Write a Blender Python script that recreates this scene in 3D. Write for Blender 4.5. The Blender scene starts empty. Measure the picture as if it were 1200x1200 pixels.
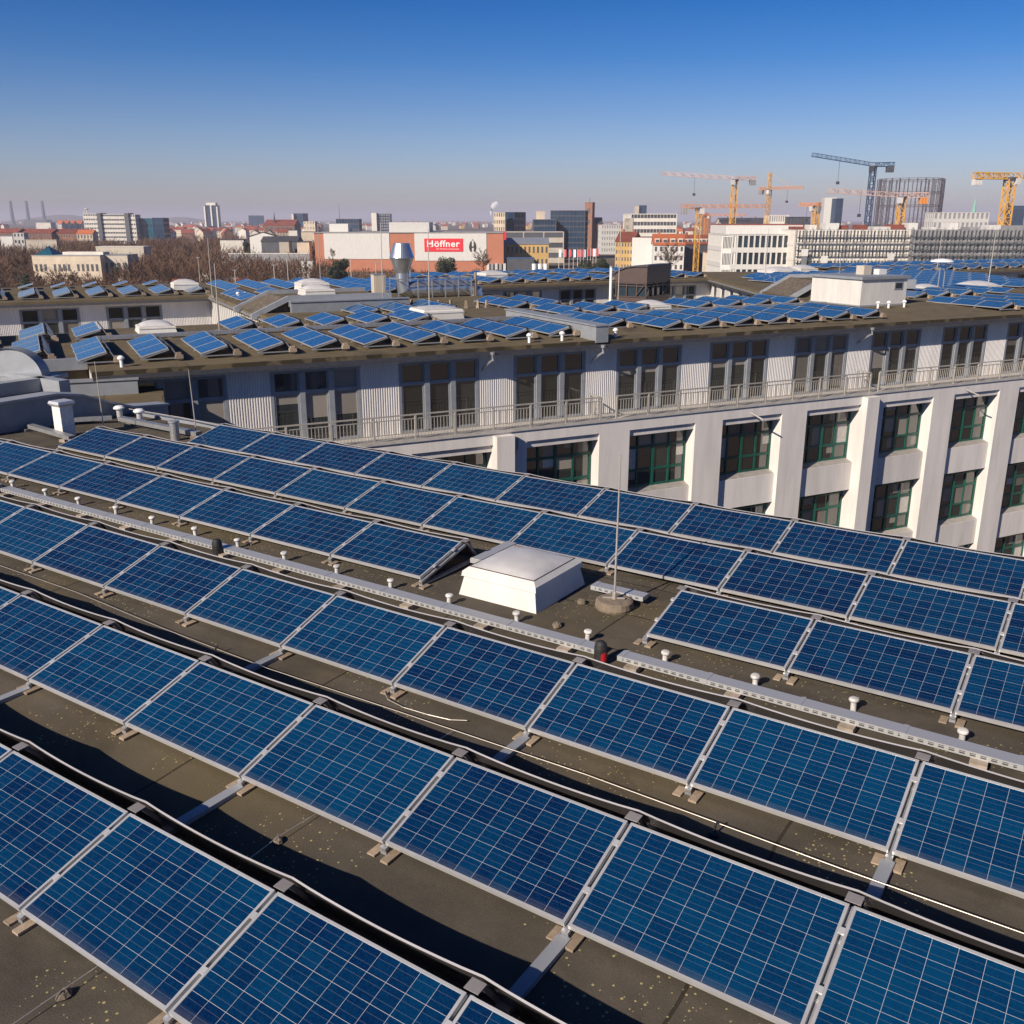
import bpy, bmesh, math, random
from mathutils import Vector, Matrix
random.seed(7)
R = math.radians
sc = bpy.context.scene
col = sc.collection

# ------------------------------------------------------------------ camera, sky, sun, exposure
RES = 1200.0                 # the photograph's own pixel grid, used only to measure it
FPX = 1122.6
PIT = R(16.97)
CAM_H = 4.755
cam_d = bpy.data.cameras.new('camera')
cam = bpy.data.objects.new('camera', cam_d)
col.objects.link(cam)
cam.location = (0, 0, CAM_H)
cam.rotation_euler = (math.pi / 2 - PIT, 0, 0)
cam_d.sensor_width = 36.0
cam_d.lens = 36.0 * FPX / RES
cam_d.clip_start = 0.1
cam_d.clip_end = 60000
sc.camera = cam

SUN_EL, SUN_AZ = R(30), R(222)          # azimuth clockwise from +Y
world = bpy.data.worlds.new('World')
sc.world = world
world.use_nodes = True
wn = world.node_tree
bg = wn.nodes['Background']
sky = wn.nodes.new('ShaderNodeTexSky')
sky.sky_type = 'NISHITA'
sky.sun_disc = False
sky.sun_elevation = SUN_EL
sky.sun_rotation = SUN_AZ
sky.altitude = 0
sky.air_density = 1.0
sky.dust_density = 1.0
sky.ozone_density = 3.0
# the deep late-winter blue: the clear sky deepens quickly above the hazy horizon
wtc = wn.nodes.new('ShaderNodeTexCoord')
wsp = wn.nodes.new('ShaderNodeSeparateXYZ')
wn.links.new(wtc.outputs['Generated'], wsp.inputs[0])
wrp = wn.nodes.new('ShaderNodeValToRGB')
wn.links.new(wsp.outputs[2], wrp.inputs[0])
el = wrp.color_ramp.elements
el[0].position, el[0].color = 0.0, (0.92, 0.86, 1.02, 1)
el[1].position, el[1].color = 1.0, (0.05, 0.19, 0.44, 1)
for p_, c_ in ((0.018, (0.90, 0.86, 1.03)), (0.056, (0.64, 0.74, 1.04)), (0.10, (0.38, 0.57, 0.92)), (0.145, (0.13, 0.43, 0.84)), (0.19, (0.02, 0.33, 0.76)), (0.28, (0.02, 0.26, 0.63)), (0.45, (0.035, 0.22, 0.52))):
    e_ = el.new(p_)
    e_.color = (*c_, 1)
wmx = wn.nodes.new('ShaderNodeMix')
wmx.data_type = 'RGBA'
wmx.blend_type = 'MULTIPLY'
wmx.inputs[0].default_value = 1.0
wn.links.new(sky.outputs[0], wmx.inputs[6])
wn.links.new(wrp.outputs[0], wmx.inputs[7])
wn.links.new(wmx.outputs[2], bg.inputs[0])
bg.inputs[1].default_value = 0.075

sun_d = bpy.data.lights.new('sun', 'SUN')
sun_d.energy = 4.3
sun_d.angle = R(0.5)
sun_d.color = (1.0, 0.87, 0.715)
sun = bpy.data.objects.new('sun', sun_d)
col.objects.link(sun)
to_sun = Vector((math.sin(SUN_AZ) * math.cos(SUN_EL), math.cos(SUN_AZ) * math.cos(SUN_EL), math.sin(SUN_EL)))
sun.rotation_euler = to_sun.to_track_quat('Z', 'Y').to_euler()
sun.location = to_sun * 300

sc.view_settings.view_transform = 'Standard'
sc.view_settings.look = 'None'
sc.view_settings.exposure = 0.6
sc.view_settings.gamma = 1.0
sc.view_settings.use_curve_mapping = False
sc.cycles.max_bounces = 6
sc.cycles.volume_bounces = 0
sc.cycles.transparent_max_bounces = 8
GROUND = -22.0
CP, SP = math.cos(PIT), math.sin(PIT)

def at(px, py, y):
    """world point of a measured photo position at forward distance y"""
    X, Y = (px - 600) / FPX, (py - 600) / FPX
    r = (X, CP - Y * SP, -SP - Y * CP)
    t = y / r[1]
    return Vector((r[0] * t, y, CAM_H + r[2] * t))

def seen(p, margin=0):
    x, y, z = p[0], p[1], p[2] - CAM_H
    d = y * CP - z * SP
    if d < 0.2:
        return False
    px, py = 600 + FPX * x / d, 600 - FPX * (y * SP + z * CP) / d
    return -margin < px < 1200 + margin and -margin < py < 1200 + margin

# ------------------------------------------------------------------ materials
def new_mat(name):
    m = bpy.data.materials.new(name)
    m.use_nodes = True
    return m, m.node_tree, m.node_tree.nodes['Principled BSDF']

def N(nt, kind, **kw):
    n = nt.nodes.new(kind)
    for k, v in kw.items():
        if k == 'ins':
            for a, b in v.items():
                n.inputs[a].default_value = b
        else:
            setattr(n, k, v)
    return n

def math_n(nt, op, a, b=None, c=None):
    n = N(nt, 'ShaderNodeMath', operation=op)
    for i, x in enumerate((a, b, c)):
        if x is None:
            continue
        if hasattr(x, 'is_output'):
            nt.links.new(x, n.inputs[i])
        else:
            n.inputs[i].default_value = x
    return n.outputs[0]

def mix_n(nt, fac, a, b):
    n = N(nt, 'ShaderNodeMix', data_type='RGBA')
    for sock, x in ((n.inputs[0], fac), (n.inputs[6], a), (n.inputs[7], b)):
        if hasattr(x, 'is_output'):
            nt.links.new(x, sock)
        elif isinstance(x, (int, float)):
            sock.default_value = x
        else:
            sock.default_value = (*x[:3], 1)
    return n.outputs[2]

def pm(name, c, rough=0.6, metal=0.0, var=0.18, scale=3.0, bump=0.0, streak=False, spec=None):
    m, nt, b = new_mat(name)
    b.inputs['Roughness'].default_value = rough
    b.inputs['Metallic'].default_value = metal
    if spec is not None:
        b.inputs['Specular IOR Level'].default_value = spec
    tc = N(nt, 'ShaderNodeTexCoord')
    mp = N(nt, 'ShaderNodeMapping')
    mp.inputs['Scale'].default_value = (1, 1, 0.15) if streak else (1, 1, 1)
    nt.links.new(tc.outputs['Object'], mp.inputs[0])
    nz = N(nt, 'ShaderNodeTexNoise', ins={'Scale': scale, 'Detail': 5.0, 'Roughness': 0.6})
    nt.links.new(mp.outputs[0], nz.inputs['Vector'])
    oi = N(nt, 'ShaderNodeObjectInfo')
    f = math_n(nt, 'ADD', nz.outputs[0], math_n(nt, 'MULTIPLY', math_n(nt, 'SUBTRACT', oi.outputs['Random'], 0.5), 0.35))
    rp = N(nt, 'ShaderNodeMapRange', ins={1: 0.3, 2: 0.7, 3: 0.0, 4: 1.0})
    nt.links.new(f, rp.inputs[0])
    lo = [max(0, x * (1 - var)) for x in c]
    hi = [min(1, x * (1 + var * 0.7)) for x in c]
    nt.links.new(mix_n(nt, rp.outputs[0], lo, hi), b.inputs['Base Color'])
    if bump:
        bp_ = N(nt, 'ShaderNodeBump', ins={'Strength': bump, 'Distance': 0.02})
        nt.links.new(nz.outputs[0], bp_.inputs['Height'])
        nt.links.new(bp_.outputs[0], b.inputs['Normal'])
    return m

def cells_mat(name='solar_cells', far=False):
    """polycrystalline cells 10 x 6, read from the glass's own uv in metres"""
    m, nt, b = new_mat(name)
    uv = N(nt, 'ShaderNodeUVMap')
    sp = N(nt, 'ShaderNodeSeparateXYZ')
    nt.links.new(uv.outputs[0], sp.inputs[0])
    px, py = 1.606 / 10, 0.946 / 6
    gx = math_n(nt, 'DIVIDE', sp.outputs[0], px)
    gy = math_n(nt, 'DIVIDE', sp.outputs[1], py)
    fx, fy = math_n(nt, 'FRACT', gx), math_n(nt, 'FRACT', gy)
    dx = math_n(nt, 'ABSOLUTE', math_n(nt, 'SUBTRACT', fx, 0.5))
    dy = math_n(nt, 'ABSOLUTE', math_n(nt, 'SUBTRACT', fy, 0.5))
    line = math_n(nt, 'MAXIMUM', math_n(nt, 'GREATER_THAN', dx, 0.496 if far else 0.4935), math_n(nt, 'GREATER_THAN', dy, 0.496 if far else 0.4925))
    b1 = math_n(nt, 'LESS_THAN', math_n(nt, 'ABSOLUTE', math_n(nt, 'SUBTRACT', dy, 0.2)), 0.007)
    ids = N(nt, 'ShaderNodeCombineXYZ')
    nt.links.new(math_n(nt, 'FLOOR', gx), ids.inputs[0])
    nt.links.new(math_n(nt, 'FLOOR', gy), ids.inputs[1])
    oi = N(nt, 'ShaderNodeObjectInfo')
    nt.links.new(math_n(nt, 'MULTIPLY', oi.outputs['Random'], 91.0), ids.inputs[2])
    wn_ = N(nt, 'ShaderNodeTexWhiteNoise', noise_dimensions='3D')
    nt.links.new(ids.outputs[0], wn_.inputs['Vector'])
    # crystal grains
    off = N(nt, 'ShaderNodeVectorMath', operation='ADD')
    nt.links.new(uv.outputs[0], off.inputs[0])
    nt.links.new(wn_.outputs['Color'], off.inputs[1])
    vo = N(nt, 'ShaderNodeTexVoronoi', ins={'Scale': 70.0})
    nt.links.new(off.outputs[0], vo.inputs['Vector'])
    sg = N(nt, 'ShaderNodeSeparateColor')
    nt.links.new(vo.outputs['Color'], sg.inputs[0])
    f = math_n(nt, 'ADD', math_n(nt, 'MULTIPLY', wn_.outputs['Value'], 0.55), math_n(nt, 'MULTIPLY', sg.outputs[0], 0.35))
    cl = N(nt, 'ShaderNodeTexNoise', ins={'Scale': 1.6, 'Detail': 3.0})
    nt.links.new(uv.outputs[0], cl.inputs['Vector'])
    f = math_n(nt, 'ADD', f, math_n(nt, 'MULTIPLY', cl.outputs[0], 0.45))
    f = math_n(nt, 'ADD', math_n(nt, 'SUBTRACT', f, 0.25), math_n(nt, 'MULTIPLY', oi.outputs['Random'], 0.45))
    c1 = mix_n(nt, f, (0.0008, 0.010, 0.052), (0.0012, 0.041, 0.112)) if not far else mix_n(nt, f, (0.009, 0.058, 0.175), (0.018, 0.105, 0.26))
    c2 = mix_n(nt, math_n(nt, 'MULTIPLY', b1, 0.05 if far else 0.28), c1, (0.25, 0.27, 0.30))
    dn = N(nt, 'ShaderNodeTexNoise', ins={'Scale': 2.2, 'Detail': 6.0, 'Roughness': 0.7})
    nt.links.new(off.outputs[0], dn.inputs['Vector'])
    c3 = mix_n(nt, line, c2, (0.46, 0.47, 0.49))
    # dust settling along the lower frame
    du = N(nt, 'ShaderNodeMapRange', ins={1: 0.07, 2: 0.0, 3: 0.004, 4: 0.22})
    nt.links.new(sp.outputs[1], du.inputs[0])
    c4 = mix_n(nt, math_n(nt, 'MULTIPLY', du.outputs[0], dn.outputs[0]), c3, (0.30, 0.27, 0.23))
    nt.links.new(c4, b.inputs['Base Color'])
    rg = N(nt, 'ShaderNodeMapRange', ins={1: 0.35, 2: 0.7, 3: 0.06, 4: 0.16})
    nt.links.new(dn.outputs[0], rg.inputs[0])
    nt.links.new(rg.outputs[0], b.inputs['Roughness'])
    b.inputs['IOR'].default_value = 1.38
    return m

def roof_mat(name, rot, lichen=1.0, base=((0.042, 0.036, 0.029), (0.118, 0.101, 0.080))):
    m, nt, b = new_mat(name)
    tc = N(nt, 'ShaderNodeTexCoord')
    mp = N(nt, 'ShaderNodeMapping')
    mp.inputs['Rotation'].default_value = (0, 0, -rot)
    nt.links.new(tc.outputs['Object'], mp.inputs[0])
    P = mp.outputs[0]
    n1 = N(nt, 'ShaderNodeTexNoise', ins={'Scale': 0.9, 'Detail': 8.0, 'Roughness': 0.65})
    n2 = N(nt, 'ShaderNodeTexNoise', ins={'Scale': 95.0, 'Detail': 3.0, 'Roughness': 0.7})
    n3 = N(nt, 'ShaderNodeTexNoise', ins={'Scale': 0.35, 'Detail': 4.0})
    for n in (n1, n2, n3):
        nt.links.new(P, n.inputs['Vector'])
    f = math_n(nt, 'ADD', math_n(nt, 'MULTIPLY', n1.outputs[0], 0.8), math_n(nt, 'MULTIPLY', n2.outputs[0], 0.5))
    mr = N(nt, 'ShaderNodeMapRange', ins={1: 0.4, 2: 0.9})
    nt.links.new(f, mr.inputs[0])
    c = mix_n(nt, mr.outputs[0], *base)
    mo = N(nt, 'ShaderNodeMapRange', ins={1: 0.5, 2: 0.7, 3: 0.0, 4: 0.45})
    nt.links.new(n3.outputs[0], mo.inputs[0])
    c = mix_n(nt, mo.outputs[0], c, (0.15, 0.115, 0.045))
    st = N(nt, 'ShaderNodeTexNoise', ins={'Scale': 0.55, 'Detail': 9.0, 'Roughness': 0.72, 'Distortion': 0.6})
    nt.links.new(P, st.inputs['Vector'])
    sm_ = N(nt, 'ShaderNodeMapRange', ins={1: 0.53, 2: 0.66, 3: 0.0, 4: 0.6})
    nt.links.new(st.outputs[0], sm_.inputs[0])
    c = mix_n(nt, sm_.outputs[0], c, (0.045, 0.037, 0.027))
    gr = N(nt, 'ShaderNodeTexNoise', ins={'Scale': 260.0, 'Detail': 2.0})
    nt.links.new(P, gr.inputs['Vector'])
    gm = N(nt, 'ShaderNodeMapRange', ins={1: 0.58, 2: 0.75, 3: 0.0, 4: 0.35})
    nt.links.new(gr.outputs[0], gm.inputs[0])
    c = mix_n(nt, gm.outputs[0], c, (0.26, 0.23, 0.19))
    # sheet seams, wavering a little
    wob = N(nt, 'ShaderNodeTexNoise', ins={'Scale': 1.3, 'Detail': 2.0})
    nt.links.new(P, wob.inputs['Vector'])
    va = N(nt, 'ShaderNodeVectorMath', operation='MULTIPLY_ADD')
    nt.links.new(wob.outputs['Color'], va.inputs[0])
    va.inputs[1].default_value = (0.06, 0.06, 0)
    nt.links.new(P, va.inputs[2])
    br = N(nt, 'ShaderNodeTexBrick', ins={'Scale': 1.0, 'Mortar Size': 0.016, 'Mortar Smooth': 0.3, 'Brick Width': 5.0, 'Row Height': 1.02, 'Color1': (1, 1, 1, 1), 'Color2': (0.8, 0.8, 0.8, 1), 'Mortar': (0, 0, 0, 1)})
    br.offset = 0.37
    nt.links.new(va.outputs[0], br.inputs['Vector'])
    c = mix_n(nt, math_n(nt, 'MULTIPLY', br.outputs['Fac'], 0.75), c, (0.022, 0.018, 0.013))
    # lichen flecks
    vo = N(nt, 'ShaderNodeTexVoronoi', ins={'Scale': 27.0, 'Randomness': 1.0})
    nt.links.new(P, vo.inputs['Vector'])
    sg = N(nt, 'ShaderNodeSeparateColor')
    nt.links.new(vo.outputs['Color'], sg.inputs[0])
    rad = math_n(nt, 'MULTIPLY', sg.outputs[1], 0.30)
    dot = math_n(nt, 'MULTIPLY', math_n(nt, 'LESS_THAN', vo.outputs['Distance'], rad), math_n(nt, 'GREATER_THAN', sg.outputs[0], 0.35))
    n4 = N(nt, 'ShaderNodeTexNoise', ins={'Scale': 0.8, 'Detail': 3.0})
    nt.links.new(P, n4.inputs['Vector'])
    dot = math_n(nt, 'MULTIPLY', dot, math_n(nt, 'GREATER_THAN', n4.outputs[0], 0.50))
    c = mix_n(nt, math_n(nt, 'MULTIPLY', dot, 0.8 * lichen), c, (0.42, 0.36, 0.16))
    nt.links.new(c, b.inputs['Base Color'])
    b.inputs['Roughness'].default_value = 0.9
    b.inputs['Specular IOR Level'].default_value = 0.25
    bu = N(nt, 'ShaderNodeBump', ins={'Strength': 0.5, 'Distance': 0.02})
    h = math_n(nt, 'ADD', math_n(nt, 'MULTIPLY', n2.outputs[0], 0.4), math_n(nt, 'MULTIPLY', br.outputs['Fac'], -0.5))
    h = math_n(nt, 'ADD', h, n1.outputs[0])
    nt.links.new(h, bu.inputs['Height'])
    nt.links.new(bu.outputs[0], b.inputs['Normal'])
    return m

def tray_mat():
    m, nt, b = new_mat('tray_metal')
    uv = N(nt, 'ShaderNodeUVMap')
    sp = N(nt, 'ShaderNodeSeparateXYZ')
    nt.links.new(uv.outputs[0], sp.inputs[0])
    b.inputs['Base Color'].default_value = (0.55, 0.56, 0.57, 1)
    b.inputs['Metallic'].default_value = 0.55
    b.inputs['Roughness'].default_value = 0.5
    return m

def glass_mat(name, c=(0.012, 0.016, 0.018), rough=0.03, ior=1.6):
    m, nt, b = new_mat(name)
    oi = N(nt, 'ShaderNodeObjectInfo')
    tc = N(nt, 'ShaderNodeTexCoord')
    nz = N(nt, 'ShaderNodeTexNoise', ins={'Scale': 0.45, 'Detail': 2.0})
    nt.links.new(tc.outputs['Object'], nz.inputs['Vector'])
    f = math_n(nt, 'ADD', math_n(nt, 'MULTIPLY', oi.outputs['Random'], 0.7), math_n(nt, 'MULTIPLY', nz.outputs[0], 0.5))
    nt.links.new(mix_n(nt, f, [x * 0.4 for x in c], [x * 2.2 for x in c]), b.inputs['Base Color'])
    b.inputs['Roughness'].default_value = rough
    b.inputs['IOR'].default_value = ior
    bu = N(nt, 'ShaderNodeBump', ins={'Strength': 0.05, 'Distance': 0.05})
    nt.links.new(nz.outputs[0], bu.inputs['Height'])
    nt.links.new(bu.outputs[0], b.inputs['Normal'])
    return m

M = {}
M['cells'] = cells_mat()
M['cells_far'] = cells_mat('solar_cells_sky_reflection', True)  # brighter blue base colour carries the sky reflection of the far panels
M['alu'] = pm('aluminium', (0.66, 0.66, 0.66), 0.42, 0.55, 0.1, 6)
M['galv'] = pm('galvanised_steel', (0.42, 0.43, 0.45), 0.45, 0.6, 0.22, 14)
M['darkmetal'] = pm('dark_metal', (0.10, 0.10, 0.115), 0.5, 0.5, 0.2, 6)
M['plate'] = pm('deflector_sheet', (0.40, 0.37, 0.37), 0.33, 0.92, 0.15, 2)
M['lip'] = pm('deflector_lip_highlight', (0.62, 0.60, 0.60), 0.3, 0.4, 0.12, 2)  # paler than the sheet: the sun highlight is put into its colour
M['bracket'] = pm('bracket_steel', (0.27, 0.25, 0.25), 0.6, 0.2, 0.15, 6)
M['backsheet'] = pm('panel_back', (0.55, 0.55, 0.55), 0.6, 0, 0.05)
M['foot'] = pm('recycled_plate', (0.31, 0.24, 0.175), 0.8, 0, 0.25, 20, 0.2)
M['tray'] = tray_mat()
M['white'] = pm('white_paint', (0.60, 0.585, 0.555), 0.55, 0, 0.12, 2.5, streak=True)
M['white2'] = pm('white_plastic', (0.80, 0.80, 0.80), 0.4, 0, 0.05, 3)
M['ventgrey'] = pm('weathered_white', (0.60, 0.585, 0.56), 0.6, 0, 0.3, 18)
M['dome'] = pm('opal_dome', (0.54, 0.53, 0.53), 0.4, 0, 0.12, 3.5)
M['black'] = pm('black_plastic', (0.02, 0.02, 0.022), 0.6, 0, 0.3, 10)
M['redp'] = pm('red_plastic', (0.5, 0.02, 0.03), 0.4, 0, 0.2, 10)
M['conc'] = pm('concrete', (0.30, 0.25, 0.20), 0.9, 0, 0.35, 9, 0.4)
M['concdark'] = pm('weathered_concrete', (0.17, 0.135, 0.10), 0.9, 0, 0.4, 12, 0.5)
M['wire'] = pm('alu_wire', (0.50, 0.46, 0.41), 0.45, 0.5, 0.1)
M['greypaint'] = pm('grey_paint', (0.235, 0.255, 0.285), 0.5, 0, 0.12, 3)
M['greyband'] = pm('grey_metal_band', (0.30, 0.32, 0.35), 0.5, 0.2, 0.15, 2)
M['corr'] = pm('corrugated_metal', (0.66, 0.64, 0.63), 0.5, 0.0, 0.10, 1.5, streak=True)
M['plaster'] = pm('cream_plaster', (0.63, 0.60, 0.58), 0.85, 0, 0.15, 1.6, 0.1, streak=True)
M['slab'] = pm('balcony_concrete', (0.42, 0.40, 0.38), 0.8, 0, 0.2, 3)
M['sill'] = pm('sill_metal', (0.33, 0.31, 0.29), 0.6, 0.1, 0.2, 3)
M['rail'] = pm('railing_steel', (0.40, 0.375, 0.34), 0.5, 0.1, 0.15, 4)
M['green'] = pm('green_paint', (0.008, 0.085, 0.062), 0.4, 0, 0.2, 3)
M['glass'] = glass_mat('window_glass', (0.016, 0.018, 0.017), 0.03, 2.2)
M['reflect_tan'] = glass_mat('tan_reflection_in_glass', (0.135, 0.122, 0.108), 0.06, 1.6)  # tan colour stands in for sunlit walls reflected in the window panes
M['glass2'] = glass_mat('tinted_glass', (0.02, 0.03, 0.04), 0.05)
M['reflect_pale'] = pm('pale_reflection_in_glass', (0.48, 0.46, 0.42), 0.9, 0, 0.2, 4)  # paler pane colour, also a painted stand-in for reflections in the glass
M['roof_main'] = roof_mat('bitumen_roof', 0.0)
M['roof_court'] = roof_mat('bitumen_roof_pale', 0.0, 0.4, ((0.085, 0.068, 0.042), (0.17, 0.135, 0.085)))
M['gravel'] = pm('gravel_fill', (0.17, 0.135, 0.10), 0.95, 0, 0.55, 5, 0.8)
M['chrome'] = pm('stainless_duct', (0.55, 0.58, 0.62), 0.33, 0.85, 0.15, 3)
M['brown'] = pm('brown_cladding', (0.085, 0.055, 0.048), 0.5, 0.1, 0.12, 2)
M['terra'] = pm('terracotta_wall', (0.44, 0.17, 0.10), 0.8, 0, 0.08, 0.3)
M['redsign'] = pm('red_sign', (0.72, 0.03, 0.045), 0.5, 0, 0.03)
M['signwhite'] = pm('sign_white', (0.85, 0.83, 0.80), 0.5, 0, 0.03)
M['emblem'] = pm('emblem_dark', (0.035, 0.03, 0.028), 0.6, 0, 0.1)
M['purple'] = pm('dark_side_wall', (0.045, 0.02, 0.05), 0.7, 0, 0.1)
M['redroof'] = pm('red_roof_tiles', (0.24, 0.062, 0.04), 0.85, 0, 0.35, 0.3)
M['orangeroof'] = pm('orange_roof_tiles', (0.47, 0.13, 0.05), 0.8, 0, 0.2, 0.3)
M['slate'] = pm('slate_roof', (0.055, 0.055, 0.065), 0.7, 0, 0.3, 0.4)
M['cream'] = pm('cream_wall', (0.62, 0.52, 0.40), 0.85, 0, 0.2, 0.2)
M['palewall'] = pm('pale_wall', (0.66, 0.62, 0.56), 0.85, 0, 0.15, 0.15)
M['ochre'] = pm('ochre_wall', (0.52, 0.34, 0.13), 0.85, 0, 0.15, 0.2)
M['beige'] = pm('beige_concrete', (0.47, 0.42, 0.35), 0.85, 0, 0.15, 0.2)
M['greywall'] = pm('grey_wall', (0.28, 0.28, 0.29), 0.8, 0, 0.2, 0.2)
M['darkwall'] = pm('dark_wall', (0.07, 0.075, 0.09), 0.6, 0, 0.25, 0.2)
M['brick'] = pm('brick_wall', (0.24, 0.12, 0.08), 0.9, 0, 0.25, 0.4)
M['teal'] = pm('teal_glass', (0.015, 0.10, 0.15), 0.15, 0, 0.3, 0.15)
M['blueglass'] = pm('blue_glass', (0.02, 0.05, 0.10), 0.15, 0, 0.3, 0.15)
M['greyroof'] = pm('grey_sheet_roof', (0.26, 0.28, 0.33), 0.5, 0.2, 0.1, 0.2)
M['blueroof'] = pm('blue_sheet_roof', (0.06, 0.12, 0.26), 0.5, 0.1, 0.1, 0.2)
M['copper'] = pm('green_copper', (0.20, 0.42, 0.34), 0.7, 0, 0.1, 0.3)
M['craney'] = pm('crane_yellow', (0.66, 0.35, 0.06), 0.5, 0, 0.15, 0.3)
M['craneo'] = pm('crane_orange', (0.62, 0.24, 0.06), 0.5, 0, 0.15, 0.3)
M['craneb'] = pm('crane_blue', (0.035, 0.07, 0.14), 0.5, 0, 0.15, 0.3)
M['cranew'] = pm('crane_pale', (0.55, 0.38, 0.34), 0.5, 0, 0.15, 0.3)
M['steel'] = pm('gasholder_steel', (0.12, 0.105, 0.12), 0.7, 0, 0.3, 0.1)
M['stack'] = pm('smokestack', (0.09, 0.10, 0.14), 0.8, 0, 0.1, 0.02)
M['bark'] = pm('bark', (0.11, 0.075, 0.052), 0.9, 0, 0.3, 1.0)
M['twig'] = pm('bare_twigs', (0.115, 0.060, 0.032), 0.9, 0, 0.35, 0.25)
M['twig2'] = pm('bare_twigs_red', (0.15, 0.066, 0.040), 0.9, 0, 0.3, 0.2)
M['needles'] = pm('evergreen_leaves', (0.045, 0.06, 0.026), 0.8, 0, 0.5, 0.6)
M['flagred'] = pm('flag_red', (0.62, 0.08, 0.10), 0.7, 0, 0.1)
M['scaff'] = pm('scaffold_steel', (0.22, 0.23, 0.23), 0.5, 0.4, 0.2, 0.2)

def ground_mat():
    m, nt, b = new_mat('ground_soil')
    tc = N(nt, 'ShaderNodeTexCoord')
    n1 = N(nt, 'ShaderNodeTexNoise', ins={'Scale': 0.012, 'Detail': 8.0, 'Roughness': 0.65})
    n2 = N(nt, 'ShaderNodeTexNoise', ins={'Scale': 0.2, 'Detail': 6.0})
    nt.links.new(tc.outputs['Object'], n1.inputs['Vector'])
    nt.links.new(tc.outputs['Object'], n2.inputs['Vector'])
    mr = N(nt, 'ShaderNodeMapRange', ins={1: 0.4, 2: 0.62})
    nt.links.new(n1.outputs[0], mr.inputs[0])
    c = mix_n(nt, mr.outputs[0], (0.10, 0.065, 0.045), (0.15, 0.12, 0.085))
    c = mix_n(nt, math_n(nt, 'MULTIPLY', n2.outputs[0], 0.6), c, (0.06, 0.045, 0.035))
    nt.links.new(c, b.inputs['Base Color'])
    b.inputs['Roughness'].default_value = 0.95
    return m
M['ground'] = ground_mat()

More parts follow.
